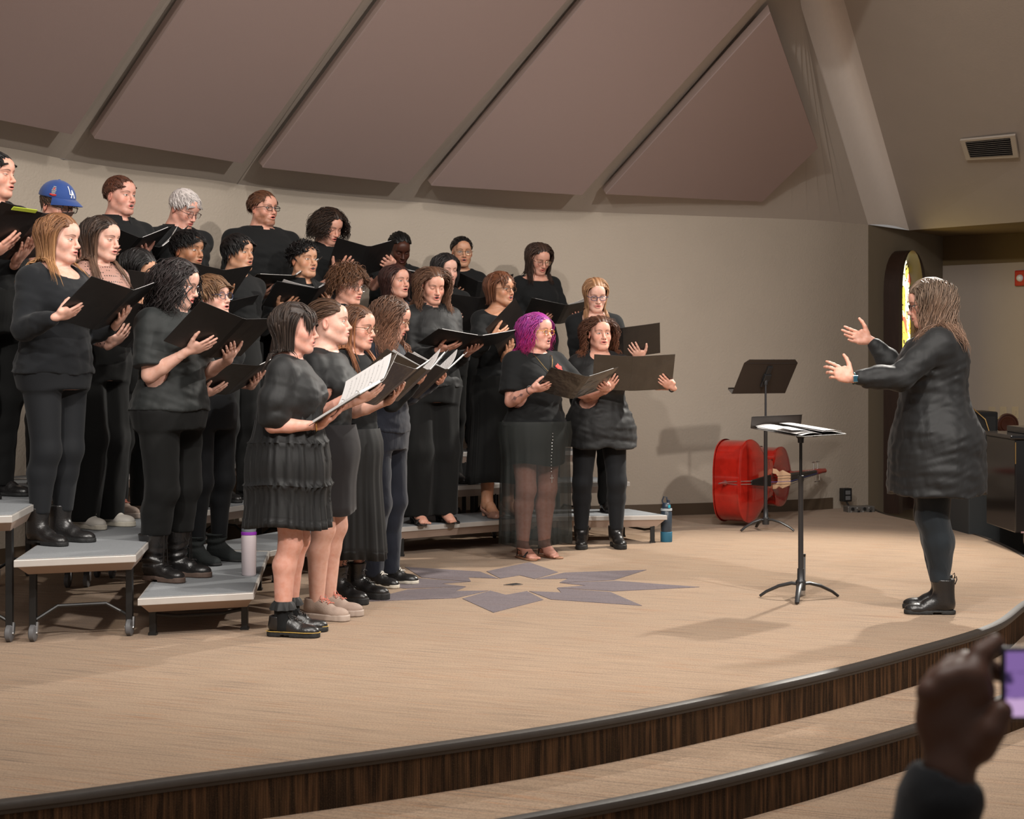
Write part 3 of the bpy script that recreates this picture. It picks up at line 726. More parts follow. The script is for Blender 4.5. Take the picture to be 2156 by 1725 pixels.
        V, F = surf([slab(fp(0), rad, .001, hh_+.004)], .0045, clip=(lambda P: np.where((np.abs((P-F0)@M[:, 1]+.022) < .022), .010-P[:, 2], -1.)) if kind in ('boot', 'ankle', 'tall', 'oxford') else None)
        nmesh('sole', V, F, mat_s, sh)
        if kind == 'oxford':
            MB().tube([L(*(np.array([x*(r_+.0025)*0, 0, 0]))) for x, r_ in ()] or [L((.0375+.004*math.sin(max(0, -y0)*0))*sx, y0, hh_+.0045) for sx, y0 in [(-1, .05), (-1, -.02), (-1.12, -.09), (-1.15, -.125), (-.9, -.165), (-.4, -.187), (.4, -.187), (.9, -.165), (1.15, -.125), (1.12, -.09), (1, -.02), (1, .05), (.6, .078), (-.6, .078)]], .0016, 5, closed=True).build('welt_stitching', M_['yellow_thread'], sh)
        if kind in ('oxford', 'sneaker', 'runner', 'combat', 'tall', 'canvas'):
            mb = MB(); z0 = hh_+.062; nn = 4 if kind not in ('combat', 'tall') else 8
            for j in range(nn):
                if j < 4: y, z = -.085+j*.018, hh_+.043+j*.0125; wd_ = .020
                else: y, z = -.022+(j-4)*.002, hh_+.095+(j-4)*.028; wd_ = .020
                if j >= 4: y -= cr*.30*ws
                sg = 1 if j % 2 else -1
                def zs_(x, y_):
                    q = L(x, y_, 0); k = V0[(np.abs(V0[:, 0]-q[0]) < .006) & (np.abs(V0[:, 1]-q[1]) < .006)]; return (k[:, 2].max() if len(k) else z)+.0015
                if j < 4: mb.tube([L(x, y+.005*sg*x/.02, zs_(x, y)) for x in (-.022, -.011, 0, .011, .022)], .0026, 5); mb.tube([L(x, y-.005*sg*x/.02+.009, zs_(x, y+.009)) for x in (-.020, -.010, 0, .010, .020)], .0026, 5); z = zs_(0, y); continue
                mb.tube([L(-wd_, y+.004, z-.004), L(0, y, z+.004), L(wd_, y-.006*sg, z-.004)], .0022, 5)
            for sx in (-1, 1): mb.tube([L(0, y, z+.006), L(sx*.018, y-.006, z+.016), L(sx*.030, y-.010, z+.002), L(sx*.026, y-.02, z-.018)], .002, 5)
            mb.build('laces', {'runner': M_['pink_lace'], 'sneaker': M_['white_leather'], 'canvas': M_['white_leather']}.get(kind, M_['leather']), sh, smooth=True)
        if kind == 'boot':
            MB().tube([L(0, .014+.054*ws, sh_-.03), L(0, .014+.062*ws, sh_-.005), L(0, .014+.060*ws, sh_+.012), L(0, .014+.053*ws, sh_+.002)], .003, 6).build('pull_tab', M_['leather'], sh, smooth=True)
            V, F = surf([slab([(F0+M@np.array([0, .022, 0]))[:2], (F0+M@np.array([0, .026, 0]))[:2]], [.0425, .0425], .075, sh_-.005)], .005, clip=lambda P: np.abs((P-F0)@M[:, 1]-.024)-.020*(.5+(P[:, 2]-.07)/.14))
            nmesh('elastic_gusset', V, F, M_['sole'], sh)
        if kind == 'ankle':
            MB().tube([L(s*.034, .03, .06), L(s*.045, .03, .10), L(s*.050, .03, .145)], .002, 5).build('zip', M_['steel'], sh)

def make_glasses(p, root, g):
    col, rx, rz_, sq = g; mb = MB(); r = .0016 if sq < 3 else .0022; Mh, th, hs = p.Mh, p.th, p.hs
    H = lambda x, y, z: th+Mh@(np.array([x, y, z])*hs)
    lenses = []
    for s in (-1, 1):
        lens = MB(); lenses.append(lens)
        pts = []
        for a in np.linspace(0, 2*pi, 25)[:-1]:
            ca, sa = cos(a), sin(a); k = (abs(ca)**sq+abs(sa)**sq)**(-1/sq); x = ca*k*rx; z = sa*k*rz_
            pts.append((s*.0335+x, -.1005+.18*(s*.0335+x)**2*3+.0, z-.004))
        mb.tube([H(*q) for q in pts], r, 6, closed=True)
        n = len(pts); lens.add([H(*q) for q in pts]+[H(q[0], q[1]+.0012, q[2]) for q in pts], [tuple(range(n)), tuple(range(n, 2*n))[::-1]])
        mb.tube([H(s*(.0335+rx), -.0965, .002), H(s*.074, -.090, .004), H(s*.0795, -.04, .004), H(s*.0795, .004, .002), H(s*.077, .022, -.014)], r*1.1, 6)
    mb.tube([H(-.0335+rx-.001, -.100, .001), H(0, -.105, .004), H(.0335-rx+.001, -.100, .001)], r, 6)
    o = mb.build('glasses', M_[col], root, smooth=True)
    for lens in lenses: lens.build('lens', M_['lens'], o)

def music_folder(C, M, op, opt, who):
    import mathutils
    root = bpy.data.objects.new('music_folder', None); COL.objects.link(root)
    root.matrix_world = mathutils.Matrix([[*M[0], C[0]], [*M[1], C[1]], [*M[2], C[2]], [0, 0, 0, 1]]); root.empty_display_size = .05
    tag(root, opt.get('label') or 'open black music folder held by the '+who.split(' ', 1)[-1] if False else opt.get('label', 'open black music folder'), 'folder', opt.get('group'))
    Wd, Hh = opt.get('w', .265), opt.get('h', .30); cm = M_[opt.get('mat', 'vinyl')]
    for s in (-1, 1):
        mb = MB(); n = 8; vs = []; fs = []
        dirv = np.array([s*cos(op), sin(op), 0]); nv = np.array([s*sin(op), -cos(op), 0])   # outward (away from reader)
        o0 = np.array([s*.016, 0, 0])
        def sheet(mb, a0, a1, z0, z1, t0, t1, curl=0, nn=8):
            vs = []
            for i in range(nn+1):
                a = a0+(a1-a0)*i/nn; c = curl*(i/nn)**2
                for z in (z0, z1):
                    for t in (t0, t1): vs.append(o0+dirv*a*(1-.10*abs(c)*10*(i/nn) if c else 1)-nv*(t+c)+np.array([0, 0, z]))
            fs = []
            for i in range(nn):
                b = i*4; q = b+4; fs += [(b, b+2, q+2, q), (b+1, q+1, q+3, b+3), (b, q, q+1, b+1), (b+2, b+3, q+3, q+2)]
            fs += [(0, 1, 3, 2), (nn*4, nn*4+2, nn*4+3, nn*4+1)]
            mb.add(vs, fs)
        sheet(mb, 0, Wd, -Hh/2, Hh/2, -.0015, .0015, opt.get('bend', .004))
        co = mb.build('cover', cm, root, smooth=True)
        pm = MB(); th_ = opt.get('pages', (.006, .005))[0 if s < 0 else 1]
        if th_ > 0: sheet(pm, .004, Wd-.030, -Hh/2+.010, Hh/2-.010, .002, .002+th_, .004+opt.get('pcurl', (0, 0))[0 if s < 0 else 1]); pm.build('pages', M_['paper'], root, smooth=True)
        if opt.get('lift', (0, 0))[0 if s < 0 else 1]:
            lm = MB(); l_ = opt['lift'][0 if s < 0 else 1]
            sheet(lm, .004, Wd-.045, -Hh/2+.010, Hh/2-.004, .004+th_, .005+th_, l_, 10); lm.build('loose_sheet', M_['paper'], root, smooth=True)
    MB().box((-.017, -.002, -Hh/2), (.017, .002, Hh/2)).build('spine', cm, root, bevel=.001)
    for z in (-.09, 0, .09): MB().tube([(.014*cos(a), .012+.012*sin(a), z) for a in np.linspace(0, 2*pi, 13)[:-1]], .0016, 5, closed=True).build('ring', M_['steel'], root, smooth=True)
    if opt.get('tab'): MB().box((-.25, .004, Hh/2-.012), (-.06, .008, Hh/2+.008)).build('index_tab', M_[opt['tab']], root)
    return root

def make_hair(p, hr, gp_top, rng, root, nk, w):
    Mh, th, hs, S = p.Mh, p.th, p.hs, p.S
    c = hr['c']; style = hr.get('style', 'part'); Ln = hr.get('len', .40); part = hr.get('part', 0.0); thick = hr.get('thick', .014)
    m = hair_mat(*c) if not hr.get('mat') else hr['mat']
    cc = np.array([0, .014, .034]); cr = np.array([.0735, .093, .080])
    hl = hr.get('line', (.53, .31, -.05, -.62))   # hairline height at front, temple, ear, nape (unit dz)
    def thr(az):                                   # az 0 = front .. 1 = back
        return np.interp(az, [0, .22, .48, 1], hl)
    def dirs(Q): d = (Q-cc)/cr; return d/(np.linalg.norm(d, axis=1)[:, None]+1e-9)
    def azf(d): return np.arccos(np.clip(-d[:, 1]/np.maximum(np.hypot(d[:, 0], d[:, 1]), 1e-6), -1, 1))/pi
    # ---- cap close to the skull
    capp = [('ell', cc, cr+thick, None, None, .01, '+')]
    if hr.get('bun'): capp.append(ell(hr['bun'], (.038, .032, .040), .02))
    if hr.get('tail'): capp += [cap((0, .10, .02), (.0, .125, -.04), .026, .030, .02), cap((0, .125, -.04), (0.01, .10, -.18), .030, .016, .02)]
    if hr.get('vol'): capp.append(ell((0, .03, .045), np.array([.088, .098, .085])*hr['vol'], .02))
    def clipf(Q):
        d = dirs(Q); t_ = thr(azf(d)); return (t_-d[:, 2]+.05*np.sin(d[:, 0]*14)*(azf(d) < .3))*.075
    nzc = lambda Q: hr.get('cn', .003)*np.sin(np.arctan2(Q[:, 0]-part, .5*(Q[:, 2]-.0)+.06)*26+Q[:, 1]*20*hr.get('cny', 1))+hr.get('cw', 0)*folds(Q, 1.0, 60, (1, 1, 1))
    V, F = surf(capp, .0042, noise=nzc, clip=clipf, smooth=1)
    az = np.arctan2(V[:, 0]-part, .03+np.abs(V[:, 2]-.0)*.6); hu = np.stack([az*1.6, V[:, 1]*3 if style != 'back' else V[:, 1]*.6+.3, np.full(len(V), .3)], 1)
    if style in ('short', 'back', 'bowl', 'braid'): hu = np.stack([V[:, 2]*14+V[:, 0]*10, V[:, 1]*2+.2, np.full(len(V), .35)], 1)
    Vw = th+(V*hs)@Mh.T; ho = nmesh('hair', Vw, F, m, root, vattr={'huv': hu})
    # ---- locks: simulated strands swept over the head and shoulders
    N = hr.get('n', 420); bigl = hr.get('w', .0052)
    if hr.get('curl', 0) > .006: N = int(N*1.35); bigl *= .68
    u = rng.normal(size=(N*6, 3)); u /= np.linalg.norm(u, axis=1)[:, None]; u = u[u[:, 2] > thr(azf(u))+.02][:N]; N = len(u)
    if style == 'braid': u = u[:N]
    Q0 = cc+u*(cr+thick*.6); az = azf(u)
    side = np.where(u[:, 0] >= part/.0735, 1.0, -1.0)
    layer = rng.uniform(.3, 1.0, N)
    off = thick*layer+.002
    T = np.zeros((N, 3))
    if style == 'part': T = np.stack([side*.9, .15+.35*(az < .35)+.2*u[:, 1], np.full(N, .1)], 1)
    elif style == 'bangs': T = np.stack([side*.35+0*side, np.where((az < .42) & (np.abs(u[:, 0]) < .7), -.9, .3), np.full(N, .05)], 1); T[:, 0] = np.where((az < .42) & (np.abs(u[:, 0]) < .7), u[:, 0]*.6+hr.get('sweep', .2), side*.8)
    elif style == 'back': T = np.tile([0, 1.0, -.05], (N, 1))
    elif style == 'short': T = np.stack([u[:, 0]*.5+hr.get('sweep', .3), np.full(N, hr.get('fwd', -.3)), np.full(N, .15)], 1)
    elif style == 'fluff': T = u*1.0+rng.normal(size=(N, 3))*.4
    T += rng.normal(size=(N, 3))*hr.get('mess', .10)
    steps = hr.get('steps', 14); tgt = rng.uniform(.75, 1.0, N)*Ln; ds = tgt/steps
    if style == 'bangs' and hr.get('blen'): mk = (az < .42) & (np.abs(u[:, 0]) < .7); ds = np.where(mk, hr['blen']*rng.uniform(.8, 1, N)/steps, ds)
    Pw = th+(Q0*hs)@Mh.T; D = T@Mh.T; D /= np.linalg.norm(D, axis=1)[:, None]
    G = np.array([0, 0, -1.0]); g0 = hr.get('grav', .28); path = [Pw.copy()]
    coll = [ell(th+Mh@(cc*hs), cr*hs, .02, M=Mh), ell(th+Mh@(np.array([0, -.03, -.045])*hs), np.array([.052, .062, .075])*hs, .02, M=Mh), cap(th+Mh@np.array([0, .022, -.06]), (0, .028, 1.42*S), nk+.004, nk*1.2, .03)]+[tuple(list(q_)) for q_ in gp_top]
    extra = .012
    for i in range(steps):
        fr = (i+1)/steps
        g = g0*(.6+fr*1.1) if style not in ('fluff', 'short') else g0
        D = D*(1-g)+G*g
        if hr.get('flip'): D = D+np.clip(fr-.7, 0, 1)*hr['flip']*(Pw-(th*[1, 1, 0]+[0, 0, 0]))*[1, 1, 0]
        D /= np.linalg.norm(D, axis=1)[:, None]; Pw = Pw+D*ds[:, None]
        for _ in range(2):
            e = 1e-3; f0 = sdf(coll, Pw); gr = np.stack([(sdf(coll, Pw+np.eye(3)[k]*e)-f0)/e for k in range(3)], 1); gr /= np.linalg.norm(gr, axis=1)[:, None]+1e-9
            low = (Pw[:, 2] < th[2]-.12); want = off+np.where(low, extra, 0)
            push = np.maximum(want-f0, 0); Pw = Pw+gr*push[:, None]
        high = Pw[:, 2] > th[2]-hr.get('hug', .12)
        f0 = sdf(coll[:3], Pw); gr = np.stack([(sdf(coll[:3], Pw+np.eye(3)[k]*e)-f0)/e for k in range(3)], 1); gr /= np.linalg.norm(gr, axis=1)[:, None]+1e-9
        ex = np.where(high, np.maximum(f0-off-hr.get('slack', .012), 0), 0); Pw = Pw-gr*ex[:, None]*hr.get('pull', .75)
        # keep off the face
        L = (Pw-th)@Mh/hs; xm = hr.get('open', .060)
        infr = (L[:, 1] < -.02) & (L[:, 2] < (.075 if style != 'bangs' else -.0+hr.get('bz', .03))) & (L[:, 2] > -.125) & (np.abs(L[:, 0]) < xm)
        if style in ('short', 'fluff'): infr = (L[:, 1] < -.04) & (L[:, 2] < .052) & (np.abs(L[:, 0]) < .065)
        L[:, 0] = np.where(infr, np.sign(L[:, 0]+part*.0+side*1e-3)*xm, L[:, 0]); L[:, 1] = np.where(infr & (style in ('short', 'fluff')), L[:, 1], L[:, 1])
        Pw2 = th+(L*hs)@Mh.T; D = D*.7+(Pw2-path[-1])/(ds[:, None])*.3; Pw = Pw2
        path.append(Pw.copy())
    P = np.stack(path, 1)          # N, steps+1, 3
    curl, cf = hr.get('curl', 0), hr.get('cf', 60)
    Tn = np.gradient(P, axis=1); Tn /= np.linalg.norm(Tn, axis=2)[..., None]+1e-9
    cen = th+Mh@(np.array([0, .02, -.02])*hs); O = P-cen; O -= Tn*(O*Tn).sum(-1)[..., None]; O /= np.linalg.norm(O, axis=2)[..., None]+1e-9
    Sd = np.cross(Tn, O)
    if curl:
        s_ = np.cumsum(np.linalg.norm(np.diff(P, axis=1, prepend=P[:, :1]), axis=2), axis=1); ph = rng.uniform(0, 6.28, (N, 1)); amp = curl*np.clip(s_/.10, 0, 1)*rng.uniform(.6, 1.3, (N, 1)); f_ = cf*rng.uniform(.8, 1.2, (N, 1))
        P = P+Sd*(amp*np.sin(s_*f_+ph))[..., None]+O*((amp*.8)*(1+np.cos(s_*f_+ph))*.7)[..., None]
        Tn = np.gradient(P, axis=1); Tn /= np.linalg.norm(Tn, axis=2)[..., None]+1e-9; Sd = np.cross(Tn, O); Sd /= np.linalg.norm(Sd, axis=2)[..., None]+1e-9
    K = 4; m_ = steps+1; tt = np.linspace(0, 1, m_); prof = np.interp(tt, [0, .15, .7, 1], [.75, 1, .85, .12])
    wd_ = bigl*rng.uniform(.6, 1.4, (N, 1))*prof*hs; flat = hr.get('flat', .38)
    vs = []
    for k in range(K):
        a = 2*pi*k/K; vs.append(P+Sd*(wd_*cos(a))[..., None]+O*(wd_*flat*sin(a))[..., None])
    V = np.stack(vs, 2)            # N,m,K,3
    idx = np.arange(N*m_*K).reshape(N, m_, K); a_ = idx[:, :-1]; b_ = idx[:, 1:]
    F = np.stack([a_, b_, np.roll(b_, -1, 2), np.roll(a_, -1, 2)], -1).reshape(-1, 4)
    rv = rng.uniform(0, 1, (N, 1, 1)); uu = np.broadcast_to(np.abs(np.cos(np.pi*np.arange(K)/K))[None, None]*.5, (N, m_, K))+rv*7
    hu = np.stack([uu, np.broadcast_to(tt[None, :, None]*Ln*3, (N, m_, K)), np.broadcast_to(rv, (N, m_, K))], -1).reshape(-1, 3)
    tn_ = nmesh('hair_strands', V.reshape(-1, 3), F, m, ho, vattr={'huv': hu})
    p.hair = ho
    # soft under-volume for long hair so that nothing shows through
    if Ln > .2 and style in ('part', 'bangs'):
        B = [cap(th+Mh@np.array([0, .035, .0]), np.array([0, .055, th[2]-max(.10, min(Ln-.16, .22))]), .070, .055, .03), cap(th+Mh@np.array([0, -.02, .0]), np.array([0, -.02, th[2]-.30]), .064, .060, .02, '-')]
        V, F = surf(B, .009); nmesh('hair_underlayer', V, F, m, ho, vattr={'huv': np.stack([V[:, 0]*20+V[:, 1]*14, V[:, 2]*2, V[:, 0]*0+.2], 1)})

M_ = {}
M_['cloth'] = cloth('black_jersey', (.0065, .007, .0075)); M_['knit'] = cloth('black_knit', (.009, .010, .012), .9, .10, .12, 8, weave=.4)
M_['trouser'] = cloth('black_twill', (.006, .0062, .0062), .85, .05, .15, 8, (1, 1, .4)); M_['satin'] = cloth('black_satin', (.007, .0075, .008), .6, .05, .10, 6, (1, 1, .2), spec=.3)
M_['legging'] = cloth('black_legging', (.009, .010, .012), .75, .06, .08, 6, weave=.1); M_['poplin'] = cloth('black_poplin', (.0072, .0074, .0078), .62, .05, .2, 11, (1, 1, .3), spec=.35)
M_['grey_jersey'] = cloth('charcoal_jersey', (.019, .018, .020), .8, .1, .12, 5); M_['navy'] = cloth('dark_navy_cloth', (.010, .012, .020), .8, .2, .4, 8)
M_['wash'] = cloth('faded_black_shirt', (.012, .014, .014), .66, .08, .12, 8, (1, 1, .5), spec=.3)
M_['leather'] = mat('black_leather', (.012, .011, .011), .32, bump=.15, bscale=120, noise=.3, spec=.6); M_['sole'] = mat('black_rubber_sole', (.012, .012, .012), .7, bump=.2, bscale=90)
M_['white_leather'] = mat('white_leather', (.62, .58, .52), .5, bump=.1); M_['cream_rubber'] = mat('cream_rubber', (.60, .55, .46), .6)
M_['beige_knit'] = mat('beige_shoe_fabric', (.36, .27, .22), .75, bump=.3, bscale=300, noise=.15); M_['beige_rubber'] = mat('beige_rubber', (.40, .32, .27), .6); M_['pink_lace'] = mat('salmon_lace', (.55, .17, .12), .7)
M_['grey_suede'] = mat('dark_grey_suede', (.020, .024, .024), .95, bump=.3, bscale=150); M_['brown_sole'] = mat('brown_sole', (.10, .065, .05), .7, bump=.2, bscale=60)
M_['tan_sole'] = mat('tan_footbed', (.28, .14, .08), .6); M_['nude_leather'] = mat('nude_patent_leather', (.42, .22, .16), .3); M_['yellow_thread'] = mat('yellow_thread', (.55, .36, .08), .6)
M_['steel'] = mat('bright_steel', (.6, .6, .6), .3, 1); M_['gold'] = mat('gold', (.75, .5, .2), .3, 1)
M_['vinyl'] = mat('black_folder_vinyl', (.010, .009, .009), .42, bump=.5, bscale=7, spec=.6, noise=.3, nscale=6); M_['clear_vinyl'] = mat('folder_with_clear_overlay', (.030, .026, .022), .22, bump=.9, bscale=9, spec=.9, noise=.5, nscale=8); M_['brown_folder'] = mat('grey_brown_folder', (.075, .062, .052), .5, bump=.1, bscale=300, noise=.1)
def paper_mat():
    m, nt, b = newmat('sheet_music'); tc = nt.nodes.new('ShaderNodeTexCoord'); sx = nt.nodes.new('ShaderNodeSeparateXYZ'); nt.links.new(tc.outputs['Object'], sx.inputs[0])
    z = E(nt, sx.outputs[2]); x = E(nt, sx.outputs[0])
    st = (z*34)._m('FRACT'); on = ((st-.38)*40).cl().min(((st-.72).neg()*40).cl()); ln = ((z*34*11)._m('FRACT')-.62).cl(8)
    n = nt.nodes.new('ShaderNodeTexNoise'); n.inputs['Scale'].default_value = 150; nt.links.new(tc.outputs['Object'], n.inputs[0])
    nn = ((E(nt, n.outputs[0])-.60)*12).cl(); edge = ((x.abs()-.035)*60).cl().min(((x.abs()-.215).neg()*60).cl()).min(((z.abs()-.125).neg()*60).cl())
    f = (on*(ln*.45).max(nn)).min(edge)
    c = nmix(nt, f, (.72, .70, .69), (.06, .06, .07)); nt.links.new(c, b.inputs['Base Color']); b.inputs['Roughness'].default_value = .7
    return m
M_['paper'] = paper_mat()
M_['wire'] = mat('thin_gold_wire', (.45, .33, .22), .3, 1); M_['blackframe'] = mat('black_acetate', (.01, .01, .012), .25); M_['tortoise'] = mat('amber_acetate', (.62, .28, .04), .25, noise=.5, nscale=120); M_['blueframe'] = mat('blue_grey_acetate', (.03, .04, .09), .25); M_['brownframe'] = mat('brown_acetate', (.06, .025, .012), .25); M_['silver'] = mat('silver_wire', (.35, .33, .33), .25, 1)
def lens_mat():
    m = bpy.data.materials.new('clear_lens'); m.use_nodes = True; nt = m.node_tree; nt.nodes.clear(); o = nt.nodes.new('ShaderNodeOutputMaterial'); t = nt.nodes.new('ShaderNodeBsdfTransparent'); g = nt.nodes.new('ShaderNodeBsdfGlossy'); g.inputs['Roughness'].default_value = .05; mx = nt.nodes.new('ShaderNodeMixShader'); mx.inputs[0].default_value = .10
    nt.links.new(t.outputs[0], mx.inputs[1]); nt.links.new(g.outputs[0], mx.inputs[2]); nt.links.new(mx.outputs[0], o.inputs[0]); return m
M_['lens'] = lens_mat()
# ---------------------------------------------------------------- room
def carpet(name, base, streaks=True, dark=None, rot=-22):
    m, nt, b = newmat(name); b.inputs['Roughness'].default_value = .95; b.inputs['Specular IOR Level'].default_value = .1; b.inputs['Sheen Weight'].default_value = .1
    tc = nt.nodes.new('ShaderNodeTexCoord'); mp = nt.nodes.new('ShaderNodeMapping'); mp.inputs['Rotation'].default_value = (0, 0, R(-rot)); nt.links.new(tc.outputs['Object'], mp.inputs[0])
    def noi(sc, scale, det=4, rough=.6):
        m2 = nt.nodes.new('ShaderNodeMapping'); m2.inputs['Scale'].default_value = sc; nt.links.new(mp.outputs[0], m2.inputs[0])
        n = nt.nodes.new('ShaderNodeTexNoise'); n.inputs['Scale'].default_value = scale; n.inputs['Detail'].default_value = det; n.inputs['Roughness'].default_value = rough; nt.links.new(m2.outputs[0], n.inputs[0]); return E(nt, n.outputs[0])
    pile = noi((1, 1, 1), 130, 3, .85); a = noi((1.6, 26, 1), 1.8, 5); k = noi((2.0, 52, 1), 1.6, 3, .5); g = noi((1.7, 85, 1), 1.4, 2, .4); blot = noi((1, 2.2, 1), 2.6, 2)
    c = nmix(nt, ((a-.38)*3).cl(), tuple(x*.86 for x in base), tuple(min(1, x*1.10) for x in base))
    c = nmix(nt, (((k-.54)*9).cl()*((blot-.40)*5).cl())*.7, c, (base[0]*.92, base[1]*.66, base[2]*.48))
    c = nmix(nt, (((g-.59)*14).cl()*((pile-.25)*3).cl())*.85, c, (base[0]*.28, base[1]*.30, base[2]*.36))
    c = nmix(nt, ((pile-.49)*9).cl()*.62, c, tuple(x*.50 for x in base)); c = nmix(nt, ((pile-.42).neg()*9).cl()*.5, c, tuple(min(1, x*1.35) for x in base))
    nt.links.new(c, b.inputs['Base Color'])
    bp = nt.nodes.new('ShaderNodeBump'); bp.inputs['Strength'].default_value = .55; bp.inputs['Distance'].default_value = .008; nt.links.new(pile.s, bp.inputs['Height']); nt.links.new(bp.outputs[0], b.inputs['Normal'])
    return m
M_['carpet'] = carpet('tan_carpet', (.35, .245, .165)); M_['carpet_purple'] = carpet('slate_purple_carpet', (.155, .125, .135))
def riser_mat():
    m, nt, b = newmat('brown_ribbed_carpet'); b.inputs['Roughness'].default_value = .95; b.inputs['Specular IOR Level'].default_value = .1
    at = nt.nodes.new('ShaderNodeAttribute'); at.attribute_name = 'uvw'; sx = nt.nodes.new('ShaderNodeSeparateXYZ'); nt.links.new(at.outputs['Vector'], sx.inputs[0]); s = E(nt, sx.outputs[0]); z = E(nt, sx.outputs[2])
    def noi(sc, d=3):
        mp = nt.nodes.new('ShaderNodeMapping'); mp.inputs['Scale'].default_value = sc; nt.links.new(at.outputs['Vector'], mp.inputs[0]); n = nt.nodes.new('ShaderNodeTexNoise'); n.inputs['Scale'].default_value = 1; n.inputs['Detail'].default_value = d; nt.links.new(mp.outputs[0], n.inputs[0]); return E(nt, n.outputs[0])
    rib = (s*110)._m('PINGPONG', .5)*2; col = noi((55, 0, 3)); big = noi((9, 0, .6)); fine = noi((400, 0, 260), 2)
    c = nmix(nt, ((col-.42)*4).cl(), (.020, .011, .006), (.105, .052, .024)); c = nmix(nt, ((big-.45)*5).cl()*.5, c, (.035, .020, .010)); c = nmix(nt, ((fine-.56)*6).cl()*.5, c, (.17, .10, .055))
    c = nmix(nt, ((rib-.72)*4).cl()*.5, c, (.008, .005, .003)); nt.links.new(c, b.inputs['Base Color'])
    bp = nt.nodes.new('ShaderNodeBump'); bp.inputs['Strength'].default_value = .6; bp.inputs['Distance'].default_value = .004; nt.links.new((rib.neg()+fine).s, bp.inputs['Height']); nt.links.new(bp.outputs[0], b.inputs['Normal']); return m
M_['riser_carpet'] = riser_mat(); M_['nosing'] = mat('dark_bronze_nosing', (.030, .023, .018), .55, .0, bump=.1, bscale=60, noise=.2, spec=.7)
M_['wall'] = mat('beige_textured_wall', (.40, .345, .285), .85, bump=.35, bscale=55, noise=.05, nscale=3, spec=.2); M_['wall_far'] = mat('cream_far_wall', (.42, .355, .30), .85, bump=.1, bscale=80, noise=.03, nscale=3)
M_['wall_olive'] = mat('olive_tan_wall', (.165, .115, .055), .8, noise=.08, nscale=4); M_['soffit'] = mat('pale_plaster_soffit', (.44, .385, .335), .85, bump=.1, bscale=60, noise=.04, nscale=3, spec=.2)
M_['panel'] = mat('mauve_grey_acoustic_cloth', (.35, .265, .245), .95, bump=.15, bscale=300, noise=.04, nscale=300, spec=.05); M_['panel_edge'] = mat('panel_edge_cloth', (.27, .20, .175), .9, spec=.1)
M_['base_trim'] = mat('brown_vinyl_base', (.075, .050, .030), .6)
def catmull(P, n=12):
    P = np.array(P, float); Q = np.vstack([2*P[0]-P[1], P, 2*P[-1]-P[-2]]); out = []
    for i in range(1, len(Q)-2):
        for t in np.linspace(0, 1, n, endpoint=False):
            a, b, c, d = Q[i-1:i+3]; out.append(.5*((2*b)+(-a+c)*t+(2*a-5*b+4*c-d)*t*t+(-a+3*b-3*c+d)*t**3))
    out.append(P[-1]); return np.array(out)
# wall and ceiling junction: (picture x, y, height above eye)
JX = [-420, 0, 184, 438, 563, 797, 1050, 1230, 1450, 1700, 1828]; JY = [248, 309, 344, 378, 396, 419, 438, 446, 454, 463, 473]
JR = [1.40, 1.39, 1.36, 1.325, 1.31, 1.285, 1.262, 1.252, 1.245, 1.245, 1.245]
junc = np.array([[(x-CXP)*(r*FPX/(HZ-y))/FPX, r*FPX/(HZ-y), EYE+r] for x, y, r in zip(JX, JY, JR)])
jc = catmull(junc, 6)
def strip(name, lo, hi, m, kind='structure', thick=None, smooth=True, parent=None):
    n = len(lo); V = np.vstack([lo, hi]); F = [(i, i+1, n+i+1, n+i) for i in range(n-1)]
    o = nmesh(name, V, F, m, parent, smooth)
    if kind and not parent: o['kind'] = kind
    if thick: s = o.modifiers.new('s', 'SOLIDIFY'); s.thickness = thick; s.offset = 0
    return o
wl = jc.copy(); wl[:, 2] = 0.0; strip('wall_back', wl, jc, M_['wall'])
# baseboard along the curved wall
def inset(P, d): T = np.gradient(P, axis=0); T /= np.linalg.norm(T, axis=1)[:, None]; N = np.stack([T[:, 1], -T[:, 0], T[:, 2]*0], 1); return P+N*d
bi = inset(wl, .012); bt = bi.copy(); bt[:, 2] = .10; sel = wl[:, 0] < 2.95
mb = MB(); k = np.nonzero(sel)[0]
for a, b in zip(k[:-1], k[1:]): mb.add([bi[a], bi[b], bt[b], bt[a], wl[b]*[1, 1, 0]+[0, 0, .10], wl[a]*[1, 1, 0]+[0, 0, .10]], [(0, 1, 2, 3), (3, 2, 4, 5)])
mb.build('baseboard_back', M_['base_trim'])['kind'] = 'structure'
# sloped ceiling facets: rib lines from junction up to the top of the frame
def jat(px):
    y = np.interp(px, JX, JY); r = np.interp(px, JX, JR); return W(px, y, r*FPX/(HZ-y))
def topat(P0, px, py, sl=.68):
    best = None
    for d in np.linspace(6, P0[1]+2, 800):
        Q = W(px, py, d); h_ = np.linalg.norm((Q-P0)[:2]); e = abs((Q[2]-P0[2])-sl*h_)
        if d < P0[1] and (best is None or e < best[0]): best = (e, Q)
    return best[1]
ribs = [(-420, -230), (135, 356), (500, 789), (848, 1214), (1220, 1610), (1828, 1675)]
bots = [jat(a) for a, b in ribs]; tops = []
for (a, b), P0 in zip(ribs, bots): tops.append(topat(P0, b, 0, .68 if a < 1800 else .80))
ext = [P+(Q-P)*1.45 for P, Q in zip(bots, tops)]
cells = []
for i in range(5):
    # facet bottom follows the curved junction
    sel = [j for j in jc if bots[i][0] < j[0] < bots[i+1][0]]
    cells.append([bots[i]]+sel+[bots[i+1]])
mb = MB()
for i in range(5):
    c = cells[i]; n = len(c); t = [ext[i]+(ext[i+1]-ext[i])*j/(n-1) for j in range(n)]
    mb.add(c+t, [(j, n+j, n+j+1, j+1) for j in range(n-1)])
ce = mb.build('ceiling', M_['soffit'], smooth=False); ce['kind'] = 'structure'
